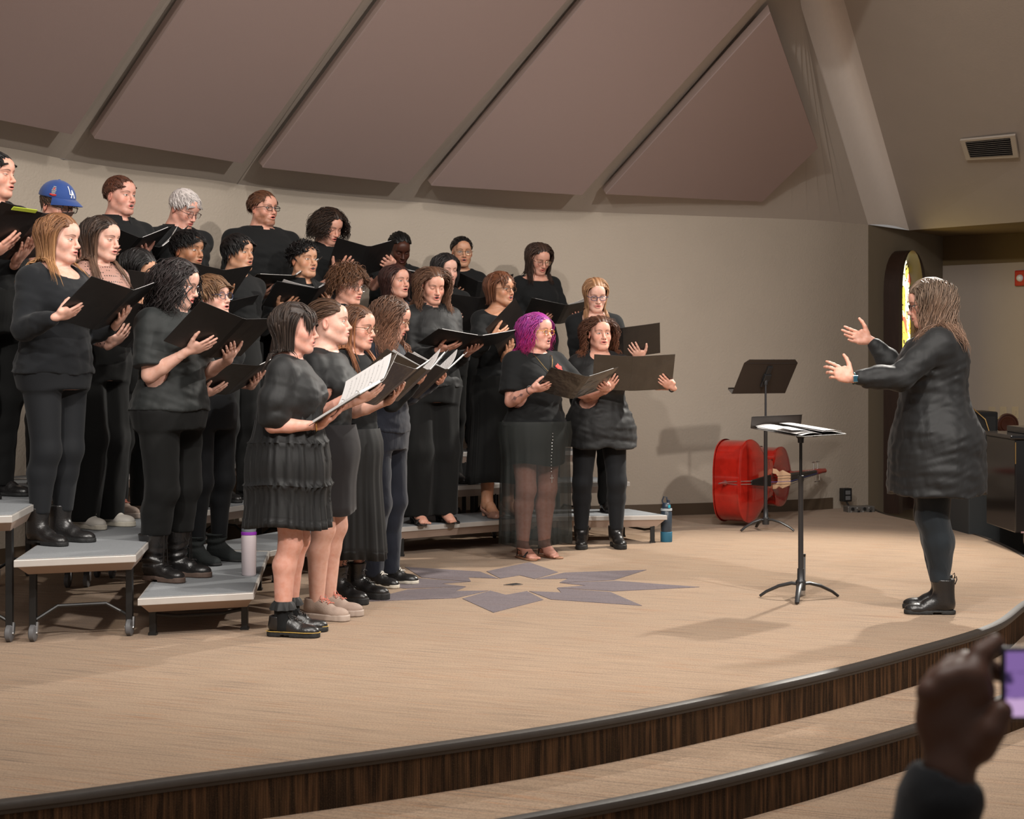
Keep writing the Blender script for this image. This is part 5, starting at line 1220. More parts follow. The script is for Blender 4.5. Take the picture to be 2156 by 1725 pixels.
# ---- double bass lying on its side
def bass():
    d = 13.15; X0 = (1522-CXP)*d/FPX
    # local: x along body (0 = tail end, + = neck), z across the width (standing on its ribs), y through thickness (front at -y)
    yaw = R(57); rt = empty('double_bass', (X0+.02, d, .0), yaw, 'glossy red double bass lying on its side on the stage', 'double bass')
    varn = mat('red_varnish', (.36, .014, .008), .16, noise=.35, nscale=5, stretch=(1, 4, 4), coat=.6); dark = mat('ebony', (.012, .010, .010), .3); maple = mat('maple_bridge', (.62, .42, .26), .5, noise=.1)
    prof = [(0, .10), (.02, .20), (.06, .275), (.14, .325), (.24, .335), (.34, .31), (.42, .265), (.47, .235), (.50, .228), (.515, .20), (.54, .172), (.60, .160), (.66, .165), (.70, .185), (.715, .222), (.75, .238), (.82, .250), (.90, .245), (.97, .215), (1.03, .15), (1.07, .075), (1.085, .04)]
    Pf = catmull(prof, 4); L = 1.085; cz = .345; scx = 1.0
    th = lambda x: .205-.05*max(0, (x-.6)/.5)
    up = [(x, cz+w_) for x, w_ in Pf]; dn = [(x, cz-w_*.98) for x, w_ in Pf[::-1]]; ol = up+dn; n = len(ol)
    ring = np.array(ol); cx_, czz = .52, cz
    def shell(y, scale, dome=0):
        return [(cx_+(x-cx_)*scale, y(x), czz+(z-czz)*scale) for x, z in ol]
    mb = MB(); fr_, bk_ = (lambda x: -th(x)/2), (lambda x: th(x)/2)
    ribs_ = MB(); A = [(cx_+(x-cx_)*.985, fr_(x), czz+(z-czz)*.975) for x, z in ol]; B = [(cx_+(x-cx_)*.985, bk_(x), czz+(z-czz)*.975) for x, z in ol]
    ribs_.add(A+B, [(i, (i+1) % n, n+(i+1) % n, n+i) for i in range(n)]).build('ribs', varn, rt, smooth=True)
    for nm, yf, sg in (('front_plate', fr_, -1), ('back_plate', bk_, 1)):
        m2 = MB(); rows = []; steps = [1.0, 1.0, .985, .93, .8, .6, .35, .12]; dz = [0, .010, .014, .018, .030, .040, .046, .048]
        for s_, q_ in zip(steps, dz): rows.append([(cx_+(x-cx_)*s_, yf(x)+sg*q_*(1 if s_ > .9 else 1), czz+(z-czz)*s_) for x, z in ol])
        V = [v for r_ in rows for v in r_]+[(cx_, yf(cx_)+sg*.048, czz)]; k = len(rows)
        F = [(a*n+i, a*n+(i+1) % n, (a+1)*n+(i+1) % n, (a+1)*n+i) for a in range(k-1) for i in range(n)]+[((k-1)*n+i, (k-1)*n+(i+1) % n, k*n) for i in range(n)]
        m2.add(V, F).build(nm, varn, rt, smooth=True)
    yF = -.205/2-.048
    MB().add([(.10, yF-.02, cz-.022), (.10, yF-.02, cz+.022), (.40, yF-.05, cz+.050), (.40, yF-.05, cz-.050), (.10, yF-.035, cz-.018), (.10, yF-.035, cz+.018), (.40, yF-.065, cz+.045), (.40, yF-.065, cz-.045)], [(0, 1, 2, 3), (4, 7, 6, 5), (0, 4, 5, 1), (1, 5, 6, 2), (2, 6, 7, 3), (3, 7, 4, 0)]).build('tailpiece', dark, rt, bevel=.005)
    br = MB().prism([(-.012, -.085), (-.0, -.085), (.0, -.05), (.03, -.035), (.03, .035), (.0, .05), (.0, .085), (-.012, .085), (-.012, .055), (-.0, .045)], 0, .01)
    # bridge: standing plate with feet and cut-outs
    bx = .585; bl = [(-.085, 0), (-.045, 0), (-.040, .03), (-.02, .045), (.02, .045), (.040, .03), (.045, 0), (.085, 0), (.080, .03), (.060, .055), (.075, .085), (.060, .12), (.045, .155), (-.045, .155), (-.060, .12), (-.075, .085), (-.060, .055), (-.080, .03)]
    MB().prism([(a, b) for a, b in bl], -.009, .009, (np.array([[0, 0, 1.], [0, -1, 0], [1, 0, 0]]), np.array([bx, yF+.005, cz]))).build('bridge', maple, rt, bevel=.003)
    MB().add([(.70, yF-.07, cz-.045), (.70, yF-.07, cz+.045), (1.52, yF+.0+.03, cz+.022), (1.52, yF+.03, cz-.022), (.70, yF-.09, cz-.03), (.70, yF-.09, cz+.03), (1.52, yF+.01, cz+.018), (1.52, yF+.01, cz-.018)], [(0, 1, 2, 3), (4, 7, 6, 5), (0, 4, 5, 1), (1, 5, 6, 2), (2, 6, 7, 3), (3, 7, 4, 0)]).build('fingerboard', dark, rt, bevel=.006)
    MB().tube([(1.04, -.06, cz), (1.12, -.085, cz), (1.5, -.09, cz)], [.055, .032, .024], 12).build('neck', varn, rt, smooth=True)
    sp = []
    for t in np.linspace(0, 1, 16): a = t*5.2; r_ = .045*(1-t*.72); sp.append((1.74+.03-r_*sin(a)*1.0, -.09+.03-r_*cos(a), cz))
    sc = MB().tube([(1.5, -.09, cz), (1.60, -.10, cz), (1.70, -.10, cz)]+sp, [.024, .030, .024]+list(np.linspace(.022, .012, 16)), 10).build('scroll', varn, rt, smooth=True)
    for k, (x, s) in enumerate(((1.54, 1), (1.59, -1), (1.63, 1), (1.67, -1))):
        MB().tube([(x, -.10, cz), (x, -.10, cz+s*.075)], .006, 8).tube([(x-.014, -.10, cz+s*.085), (x+.014, -.10, cz+s*.085)], .012, 8, flat=.4).build('tuning_peg', M_['steel'], sc, smooth=True)
    for k in range(4):
        o_ = (k-1.5); MB().tube([(.38, yF-.07, cz+o_*.022), (bx, yF-.158, cz+o_*.024), (1.52, yF+.0, cz+o_*.009)], .0018, 5).build('string', M_['steel_dark'] if k != 1 else mat('blue_string', (.05, .08, .4), .4), rt)
    MB().tube([(-.012, 0, cz), (-.05, 0, cz), (-.115, 0, cz)], [.022, .008, .006], 10).build('endpin', M_['steel'], rt, smooth=True)
    MB().tube([(.10, yF-.028, cz-.012), (.0, yF+.06, cz-.012), (-.01, 0, cz-.004)], .003, 6).tube([(.10, yF-.028, cz+.012), (.0, yF+.06, cz+.012), (-.01, 0, cz+.004)], .003, 6).build('tail_wire', M_['steel'], rt)
    for s in (-1, 1):
        pts = [(.50, .085), (.485, .10), (.50, .115), (.53, .11), (.58, .125), (.62, .150), (.645, .145), (.65, .130), (.64, .120)]
        MB().tube([(x, yF+.036+.0, cz+s*z) for x, z in catmull(pts, 4)], .0065, 6).build('f_hole', dark, rt, smooth=True)
    for z_ in (cz+.16, cz-.16): pass
    rt.location[2] = .012
    return rt
bass()
# ---- small boxes by the wall
r = empty('outlet_box', W(1772, 1042, 14.9), R(22), 'small black power outlet box on the wall edge', 'outlet'); MB().box((-.045, -.10, -.055), (.045, -.03, .065)).build('housing', M_['blacksteel'], r, bevel=.006)
for s in (-.022, .026): MB().box((-.025, -.104, s-.018), (.025, -.099, s+.018)).build('socket', M_['wheelr'], r, bevel=.004)
MB().tube([(0, -.08, -.06), (.01, -.11, -.10), (.06, -.12, -.115)], .009, 8).build('cable', M_['blacksteel'], r, smooth=True)
r = empty('connector_box', W(1808, 1076, 14.55), R(12), 'grey floor connector box with round sockets beside the wall corner', 'box'); MB().box((-.125, -.06, -.035), (.125, .05, .045)).build('case', mat('grey_metal', (.16, .15, .14), .4, .5), r, bevel=.006)
for k in range(4):
    for s in (-.008, .024): MB().tube([(-.085+k*.055, -.058, s), (-.085+k*.055, -.075, s)], .013, 12).build('socket', M_['blacksteel'] if (k+int(s > 0)) % 2 else M_['steel'], r, smooth=True)
# ---- piano, speakers, chairs at right
d = 11.9; r = empty('upright_piano', (W(2156, 0, d)[0]+.53, d, -.33), 0, 'black piano cut off at the right edge behind the conductor', 'piano'); gl = mat('black_lacquer', (.006, .006, .007), .12, spec=.8); zt_ = EYE-(912-HZ)*d/FPX+.33; zb_ = EYE-(1112-HZ)*d/FPX+.33
MB().box((-.70, -.35, zb_), (.9, .35, zt_-.03)).build('case', gl, r, bevel=.008); MB().box((-.735, -.37, zt_-.03), (.9, .37, zt_)).build('lid', gl, r, bevel=.008); MB().box((-.58, -.25, zt_), (.9, .25, zt_+.045)).build('music_desk', gl, r, bevel=.006)
MB().box((-.66, -.36, zb_+.0), (-.60, -.352, zb_+.012)).build('badge', mat('badge', (.4, .25, .25), .4), r)
for x in (-.60, -.15): MB().box((x, -.30, 0), (x+.10, -.20, zb_)).build('leg', gl, r, bevel=.01)
MB().box((-.70, -.356, zt_-.20), (-.695, -.35, zt_-.05)).build('edge_strip', M_['gold'], r)
d = 12.9; r = empty('floor_speaker', (W(2085, 0, d)[0], d, -.33), R(6), 'dark grey floor speaker standing below the piano', 'speaker'); h_ = EYE-(1020-HZ)*d/FPX+.33
MB().prism([(-.26, 0), (.24, 0), (.22, h_*.9), (.10, h_), (-.26, h_)], -.22, .22, (np.array([[1, 0, 0], [0, 0, -1.], [0, 1, 0]]), np.zeros(3))).build('cabinet', mat('charcoal_grille', (.030, .034, .036), .8, bump=.3, bscale=500), r, bevel=.01)
d = 13.4; r = empty('equipment_cabinet', (W(2062, 0, d)[0], d+.3, -.33), 0, 'tall black cabinet behind the conductor', 'cabinet'); h_ = EYE-(868-HZ)*d/FPX+.33
MB().box((-.30, -.2, .04), (.18, .2, h_)).build('case', M_['blacksteel'], r, bevel=.01); MB().box((-.28, -.206, .08), (.16, -.2, h_-.04)).build('front_cloth', M_['sole'], r)
MB().tube([(-.06, -.15, h_-.01), (-.04, -.2, h_+.04), (.06, -.26, h_-.06), (.13, -.28, h_-.30), (.16, -.28, h_-.42)], .005, 8).build('cable', M_['gold'], r, smooth=True); MB().box((-.075, -.17, h_-.02), (-.045, -.13, h_+.03)).build('plug', mat('blue_plug', (.02, .2, .5), .4), r)
for k, px in enumerate((2076, 2121)):
    d = 14.2-k*.1; z = EYE-(894-HZ)*d/FPX; r = empty('chair', (W(px, 0, d)[0], d, -.33), 0, ('left' if k == 0 else 'right')+' of two round-backed brown wooden chairs behind the piano', 'chair', 'round-backed chairs'); zz_ = z+.33
    MB().lathe([(0, .012), (.055, .014), (.060, .006), (.078, .006), (.082, .016), (.092, .014), (.095, 0), (.09, -.012), (0, -.014)], (0, 0, zz_), 28, rotx(pi/2)).build('backrest', mat('mahogany', (.065, .018, .008), .3, noise=.4, nscale=9), r, smooth=True)
    MB().box((-.10, -.22, zz_-.30), (.22, .10, zz_-.26)).build('seat', wood, r, bevel=.01)
    for sx in (-.08, .18):
        for sy in (-.2, .05): MB().tube([(sx, sy, 0), (sx, sy, zz_-.29)], .014, 8).build('leg', wood, r)
    for sx in (-.05, .05): MB().tube([(sx, .05, zz_-.28), (sx, .02, zz_-.06)], .010, 8).build('spindle', wood, r)
# ---------------------------------------------------------------- the people
def sheer_mat():
    m = bpy.data.materials.new('sheer_black_chiffon'); m.use_nodes = True; nt = m.node_tree; b = nt.nodes['Principled BSDF']; b.inputs['Base Color'].default_value = (.022, .026, .024, 1); b.inputs['Roughness'].default_value = .7
    o = nt.nodes['Material Output']; t = nt.nodes.new('ShaderNodeBsdfTransparent'); t.inputs[0].default_value = (.80, .78, .78, 1); mx = nt.nodes.new('ShaderNodeMixShader'); mx.inputs[0].default_value = .52
    nt.links.new(t.outputs[0], mx.inputs[1]); nt.links.new(b.outputs[0], mx.inputs[2]); nt.links.new(mx.outputs[0], o.inputs[0]); return m
M_['sheer'] = sheer_mat()
def dots_mat():
    m, nt, b = newmat('dotted_mesh'); tc = nt.nodes.new('ShaderNodeTexCoord'); v = nt.nodes.new('ShaderNodeTexVoronoi'); v.inputs['Scale'].default_value = 62; v.inputs['Randomness'].default_value = .15; nt.links.new(tc.outputs['Object'], v.inputs['Vector'])
    f = ((E(nt, v.outputs['Distance'])-.30).neg()*14).cl(); nt.links.new(nmix(nt, f, (.36, .20, .16), (.01, .01, .01)), b.inputs['Base Color']); return m
M_['dots'] = dots_mat()
DK = ((.008, .005, .004), (.055, .035, .026)); BLK = ((.003, .003, .003), (.022, .018, .018)); BR = ((.035, .016, .008), (.15, .075, .04)); MBR = ((.05, .022, .010), (.22, .11, .055))
ST = dict(style='short', len=.05, steps=6, n=650, w=.0042, thick=.013, slack=.006, line=(.43, .12, -.18, -.62))
def hs_(base, **k): d = dict(base); d.update(k); return d
LONG = dict(style='part', len=.40, thick=.016)
JER, KN, TR = M_['cloth'], M_['knit'], M_['trouser']
FG = 'black music folders held by the singers'
def F(fx, fy, who, ff=.36, tilt=52, op=14, hd=None, mode='uu', roll=0, **o):
    o.setdefault('label', 'open black music folder held by the '+who); o.setdefault('group', FG); return (fx, fy, ff, tilt, op, hd, mode, roll, o)
def P_(label, px, d, zs, h, by, hy, hp, fold=None, **k):
    if fold is not None:
        fold = list(fold)
        if fold[5] is None: fold[5] = by
    return person(label, px, d, zs, h, by, hy, hp, fold=fold, **k)
S1, S2, S3 = .205, .41, .615
# ---- front row on the stage floor
w_ = 'woman in the black tiered dress'
wa_ = P_('woman in a black puff-sleeved tiered dress with frilled socks, nearest the camera', 615, 8.03, 0, 1.595, 84, 86, 2, F(756, 832, w_, .42, 62, 8, 62, 'uu', pages=(.010, .003), mat='brown_folder', w=.26, h=.32, pcurl=(.0, .02), phi=24),
   w=1.10, sockless=True, tone='rosy', mo=.007, eo=.0045, hair=dict(style='bangs', c=((.010, .006, .005), (.09, .06, .045)), len=.27, blen=.13, bz=.030, thick=.020, n=560, flip=.6, open=.052, line=(.62, .42, -.02, -.62)),
   top=dict(kind='puff', sleeve=.8, hem=.98, name='dress_bodice', mat=M_['poplin'], flare=.0, e=.016), bottom=dict(kind='skirt', name='dress_skirt', z0=1.22, z1=.565, tiers=3, a0=.135, a1=.225, dep=1.0, pleats=17, amp=.013, mat=M_['poplin'], hip=.02, pw=.75), shoe='oxford', stance=.072, aw=1.12)
for i, s in enumerate((-1, 1)):
    an = wa_.legs[i][2]; V, Fq = surf([cap((an[0], an[1]-.008, .05), (an[0], an[1], .155), .046, .043, .01)], .006); so = nmesh('sock', V, Fq, M_['cloth'], wa_.root)
    m = MB(); n = 40; m.add([(an[0]+(r_+.006*sin(9*t)*(k))*cos(t), an[1]+(r_+.006*sin(9*t)*(k))*sin(t), z) for r_, z, k in ((.043, .17, 0), (.052, .158, .6), (.062, .130, 1)) for t in np.linspace(0, 2*pi, n, endpoint=False)], [(j*n+i_, j*n+(i_+1) % n, (j+1)*n+(i_+1) % n, (j+1)*n+i_) for j in range(2) for i_ in range(n)]).build('sock_frill', M_['poplin'], so, smooth=True)
w_ = 'woman with the low bun'
P_('woman with slicked-back brown bun, charcoal dress and beige trainers with salmon laces', 690, 8.55, 0, 1.635, 72, 90, -4, F(832, 815, w_, .42, 52, 14, 66, 'uu', mat='clear_vinyl'),
   w=1.10, sockless=True, tone='pale', mo=.002, hair=dict(style='back', c=BR, len=.16, thick=.013, n=620, w=.0035, slack=.004, line=(.62, .20, -.05, -.60), bun=(0, .102, -.010), grav=.05, steps=8, cn=.0012),
   top=dict(kind='tee', sleeve=.50, hem=.80, name='dress_bodice', mat=M_['satin'], e=.009, neck='crew'), bottom=dict(kind='skirt', name='dress_skirt', z0=1.04, z1=.565, a0=.160, a1=.185, pleats=7, amp=.003, mat=M_['grey_jersey'], hip=.030, dep=.86), shoe='runner', stance=.072, aw=1.05)
w_ = 'woman in round glasses and long skirt'
P_('woman in round glasses with straight auburn hair and a long black skirt', 745, 9.15, 0, 1.625, 62, 66, 5, F(868, 812, w_, .42, 55, 30, 50, 'ue', lift=(.02, .03), mat='clear_vinyl'),
   w=1.02, tone='fair', mo=.003, eo=.0035, glasses=('wire', .0235, .021, 2), hair=hs_(LONG, c=((.05, .02, .01), (.22, .10, .05), (.50, .20, .09)), len=.50, open=.056), top=dict(kind='tee', sleeve=1.9, hem=.93, name='blouse', flare=.03), bottom=dict(kind='skirt', name='long_skirt', z0=1.0, z1=.25, a0=.165, a1=.235, pleats=9, amp=.016, mat=M_['satin'], hip=.03), shoe='combat')
w_ = 'woman with long wavy brown hair'
P_('woman with long wavy brown hair hiding her face, dark top and black canvas trainers', 812, 9.8, 0, 1.70, 62, 84, 18, F(908, 808, w_, .42, 55, 26, 50, 'ue', lift=(.02, .045)),
   w=1.0, tone='fair', mo=.003, glasses=('wire', .0235, .021, 2), hair=hs_(LONG, c=((.045, .020, .012), (.20, .105, .065), (.32, .15, .09)), len=.46, curl=.014, cf=52, thick=.020, n=520, open=.046, slack=.03, hug=.08), top=dict(kind='tee', sleeve=1.9, hem=.90, name='top', mat=M_['navy'], flare=.03), bottom=dict(kind='trousers', mat=M_['navy']), shoe='canvas')
w_ = 'pink-haired woman'
e_ = P_('woman with pink and purple wavy hair, amber glasses and a sheer black skirt', 1128, 11.13, 0, 1.635, 32, 52, 0, F(1220, 816, w_, .42, 58, 16, 24, 'ee', mat='clear_vinyl', w=.235, h=.28),
   w=1.28, tone='rosy', mo=.008, sockless=True, glasses=('tortoise', .022, .018, 2.6), hair=dict(style='part', c=((.18, .03, .24), (.62, .05, .26), (.55, .01, .11)), len=.30, curl=.012, cf=60, thick=.020, n=480, slack=.03, open=.056, flip=.5),
   top=dict(kind='tee', sleeve=.80, hem=.92, name='t_shirt', e=.016, flare=.02, se=.022), bottom=dict(kind='skirt', name='sheer_skirt', z0=.96, z1=.10, a0=.192, a1=.262, pleats=16, amp=.010, mat=M_['sheer'], hip=.02, pw=.6), shoe='sandal', stance=.085, aw=1.28, brow=(.10, .05, .03), bust=1.1, wide=1.06, jaw=1.12)
skirt(e_.root, dict(z0=.97, z1=.66, a0=.176, a1=.222, pleats=6, amp=.003, name='skirt_lining', hip=.008), 1.28, e_.S, M_['cloth'], np.random.RandomState(2))
w_ = 'curly-haired woman in the tunic'
f_ = P_('woman with shoulder-length curly auburn hair in a black tunic, leggings and ankle boots', 1262, 11.75, 0, 1.63, 4, 14, -2, F(1334, 787, w_, .38, 38, 4, 2, 'ue', mat='clear_vinyl', w=.262),
   w=1.22, tone='fair', mo=.003, hair=dict(style='part', c=((.035, .013, .008), (.20, .085, .045), (.32, .12, .06)), len=.34, curl=.016, cf=95, thick=.020, n=560, w=.0042, slack=.04, open=.056, flip=.5),
   top=dict(kind='tee', sleeve=.95, hem=.735, name='tunic', e=.018, flare=.085, neck='v', mat=M_['poplin'], hemwave=3), bottom=dict(kind='leggings', mat=M_['legging']), shoe='ankle', stance=.125, aw=1.1)
# ---- lowest step
w_ = 'woman in the polo and tall boots'
P_('woman with dark wavy red-rooted hair, grey-black polo shirt and tall quilted lace-up boots', 362, 8.5, S1, 1.635, 66, 82, 14, F(476, 712, w_, .42, 50, 12, 62, 'uu', pages=(.004, .004), phi=-10),
   w=1.32, tone='pale', mo=.006, glasses=('silver', .023, .019, 2.5), hair=dict(style='part', c=((.006, .004, .004), (.050, .035, .035), None), len=.30, curl=.016, cf=62, thick=.022, n=500, slack=.045, open=.054, hug=.02), lip=(.5, .06, .06),
   top=dict(kind='tee', sleeve=.85, hem=.90, name='polo_shirt', e=.018, flare=.015, mat=M_['wash'], se=.024, neck='shirt'), bottom=dict(kind='trousers', mat=M_['trouser'], bot=.23, ank=1.1), shoe='tall', stance=.10, aw=1.2)
w_ = 'short-haired singer in blue-grey glasses'
P_('singer with short tawny hair, blue-grey glasses and a sleeveless black turtleneck', 446, 9.2, S1, 1.585, 58, 62, -6, F(512, 800, w_, .42, 58, 12, 50, 'uu', phi=8),
   w=1.06, tone='pale', mo=.005, glasses=('blueframe', .024, .019, 2.6), hair=hs_(ST, c=((.08, .035, .015), (.34, .19, .10)), len=.085, fwd=-.7, thick=.020, w=.0055, slack=.012, sweep=.5), top=dict(kind='tee', sleeve=0, hem=.90, name='sleeveless_top', neck='turtle', e=.008), bottom=dict(kind='leggings', mat=M_['legging']), shoe='slouch', brow=(.16, .08, .04))
P_('young man with curly light brown hair and round silver glasses, in the second row', 728, 10.75, S1, 1.725, 45, 54, 6, F(770, 720, 'young man with curly brown hair', .36, 50, 16, 45, 'uu'),
   w=.98, sex='m', tone='fair', mo=.0015, glasses=('silver', .024, .021, 2.2), hair=hs_(ST, c=((.06, .025, .012), (.28, .13, .065)), len=.10, curl=.012, cf=130, thick=.026, slack=.03, n=620, style='fluff', steps=9, grav=.25), top=dict(kind='tee', sleeve=1.9, neck='shirt'), q=1.1)
w_ = 'woman with long curls and closed eyes'
P_('woman with long brown curls and closed eyes, wide black trousers and strappy heeled sandals', 908, 11.4, S1, 1.755, 30, 24, 14, F(990, 722, w_, .40, 72, 8, 32, 'ub', w=.30, tab=None),
   w=1.12, tone='fair', mo=.007, eo=.0008, hair=dict(style='part', c=((.05, .022, .012), (.22, .11, .065), (.30, .15, .09)), len=.36, curl=.014, cf=75, thick=.020, n=480, slack=.035, open=.056), top=dict(kind='tee', sleeve=1.9, hem=.90, neck='shirt', name='blouse', flare=.03, e=.018, mat=M_['poplin']), bottom=dict(kind='wide'), shoe='heel', stance=.105)
w_ = 'smiling woman with the auburn bob'
P_('smiling woman with a short auburn bob and brown glasses, wide-necked black top', 1052, 11.9, S1, 1.745, 34, 50, -2, F(1076, 702, w_, .34, 35, 6, 60, 'uu', 30),
   w=1.06, tone='tan', mo=.009, glasses=('brownframe', .024, .018, 2.8), lip=(.42, .08, .07), hair=dict(style='bangs', c=((.07, .025, .012), (.26, .10, .05)), len=.20, blen=.08, bz=.045, thick=.022, n=480, open=.056, flip=-.3), top=dict(kind='tee', sleeve=1.9, hem=.8, neck='wide', name='dress_bodice'), bottom=dict(kind='skirt', name='long_skirt', z0=.98, z1=.24, a0=.165, a1=.24, pleats=10, amp=.01, mat=M_['trouser']), shoe='pump')
w_ = 'blonde woman with dark glasses'
P_('woman with smooth strawberry blonde hair and dark glasses, rightmost of the second row', 1252, 12.25, S1, 1.73, 6, 10, 16, F(1308, 722, w_, .38, 45, 10, -6, 'uu'),
   w=1.0, tone='pale', mo=.003, eo=.003, glasses=('blueframe', .0235, .016, 3), brow=(.3, .16, .09), hair=hs_(LONG, c=((.22, .10, .045), (.52, .30, .16)), len=.38, thick=.014, open=.062, slack=.006), top=dict(kind='tee', sleeve=1.9, hem=.8, neck='square', name='top'), q=1.1)
# ---- second step
w_ = 'woman with straight copper-blonde hair'
P_('woman with long straight copper-blonde hair, black cardigan, leggings and elastic-sided boots', 118, 8.3, S2, 1.64, 64, 76, 4, F(240, 652, w_, .40, 50, 14, 68, 'eu', w=.27),
   w=1.28, tone='pale', mo=.002, hair=hs_(LONG, c=((.10, .04, .018), (.42, .20, .09), (.62, .33, .15)), len=.46, thick=.018, open=.060, n=520, w=.0048), top=dict(kind='tee', sleeve=1.95, hem=.88, neck='scoop', name='cardigan', mat=KN, e=.018, se=.016), bottom=dict(kind='leggings', mat=M_['legging']), shoe='boot', aw=1.12, stance=.085)
w_ = 'woman with long dark brown hair'
P_('woman with long dark brown hair over a dotted mesh top and white trainers', 208, 9.1, S2, 1.70, 58, 66, 6, F(300, 690, w_, .36, 45, 14, 60, 'uu'),
   w=1.05, tone='pale', mo=.003, eo=.0025, hair=hs_(LONG, c=((.012, .007, .005), (.085, .050, .035), (.20, .11, .07)), len=.52, thick=.016, open=.060, n=480), top=dict(kind='tee', sleeve=1.9, hem=.9, name='mesh_top', mat=M_['dots']), bottom=dict(kind='wide', ank=.85, bot=.04), shoe='sneaker')
P_('woman with sleek black hair, mostly hidden behind the singer with wavy dark hair', 278, 9.75, S2, 1.575, 58, 72, 22, F(324, 625, 'woman with sleek black hair', .34, 35, 6, 60, 'uu'),
   tone='asian', mo=.003, hair=hs_(LONG, c=BLK, len=.40, thick=.016, open=.058, n=460), top=dict(kind='tee', sleeve=.6, hem=.9), bottom=dict(kind='trousers'), shoe='runner', q=1.1)
P_('young man with short wavy black hair and light moustache', 392, 10.35, S2, 1.72, 52, 60, 0, F(448, 606, 'young man with wavy black hair', .34, 45, 12, 52, 'uu'),
   sex='m', tone='brown', mo=.003, beard=.45, bcol=(.02, .012, .01), brow=(.01, .008, .006), hair=hs_(ST, c=BLK, len=.075, curl=.008, cf=90, thick=.018, slack=.016, fwd=-.5, grav=.2), top=dict(kind='tee', sleeve=1.9, neck='shirt'), q=1.1, shoe='shoe')
P_('young man with straight black hair in a black crew-neck shirt', 500, 10.8, S2, 1.73, 50, 58, -4, F(455, 668, 'young man in the crew-neck shirt', .36, 50, 14, 40, 'uu'),
   sex='m', tone='asian', mo=.006, brow=(.01, .008, .006), hair=hs_(ST, c=BLK, len=.085, fwd=-.75, thick=.018, slack=.014, sweep=.4, w=.005), top=dict(kind='tee', sleeve=.8), q=1.1)
P_('young man with spiky black hair in a collared black shirt', 638, 11.3, S2, 1.715, 42, 46, -4, F(652, 632, 'young man in the collared shirt', .36, 60, 20, 30, 'uu', 0, phi=10, lift=(.02, .05)),
   sex='m', tone='asian', mo=.007, brow=(.012, .008, .006), hair=hs_(ST, c=BLK, len=.06, fwd=-.2, thick=.018, slack=.02, mess=.35, grav=.05), top=dict(kind='tee', sleeve=1.9, neck='shirt'), q=1.1)
P_('woman with shoulder-length dark auburn hair between two taller singers', 834, 12.0, S2, 1.60, 42, 44, -3, F(866, 700, 'woman with dark auburn hair', .34, 50, 14, 42, 'uu'),
   tone='fair', mo=.005, hair=dict(style='part', c=((.022, .008, .007), (.11, .045, .035)), len=.32, curl=.008, cf=40, thick=.018, n=420, open=.058, slack=.02), top=dict(kind='tee', sleeve=.8, neck='scoop', mat=M_['navy']), q=1.1, shoe='canvas')
P_('woman with chin-length black hair, third row', 936, 12.35, S2, 1.705, 24, 30, 6, F(1000, 662, 'woman with chin-length black hair', .36, 38, 12, 20, 'uu'),
   tone='pale', mo=.005, eo=.003, hair=dict(style='part', c=((.006, .005, .005), (.05, .04, .04)), len=.25, thick=.018, n=420, open=.056, slack=.016, part=.02, curl=.005, cf=30), top=dict(kind='tee', sleeve=1.9, neck='crew'), q=1.1)
# ---- top step
M_['lime'] = mat('lime_tab', (.45, .55, .05), .5); M_['cap_blue'] = mat('royal_blue_wool', (.010, .045, .20), .8, bump=.2, bscale=400, sheen=.2)
P_('dark-haired man cut off by the left edge of the picture', -16, 8.6, S3, 1.79, 62, 76, 0, F(52, 498, 'man at the left edge of the picture', .44, 46, 8, 70, 'ub', pages=(.010, .008), w=.29, h=.33, tab='lime'),
   w=1.2, sex='m', tone='fair', mo=.003, eo=.002, brow=(.01, .008, .007), hair=hs_(ST, c=BLK, len=.05, fwd=-.5), top=dict(kind='tee', sleeve=1.9, neck='shirt'), shoe='shoe', wide=1.05)
cp = P_('singer in a royal blue baseball cap and black glasses, looking down', 112, 9.5, S3, 1.72, 56, 60, 12, F(142, 532, 'singer in the blue cap', .34, 45, 16, 56, 'uu'),
   w=1.1, sex='m', tone='fair', mo=.004, eo=.001, glasses=('blackframe', .025, .020, 3), hair=hs_(ST, c=((.04, .02, .012), (.14, .08, .05)), len=.07, thick=.004, line=(.8, .5, -.1, -.6)), top=dict(kind='tee', sleeve=1.9), q=1.1)
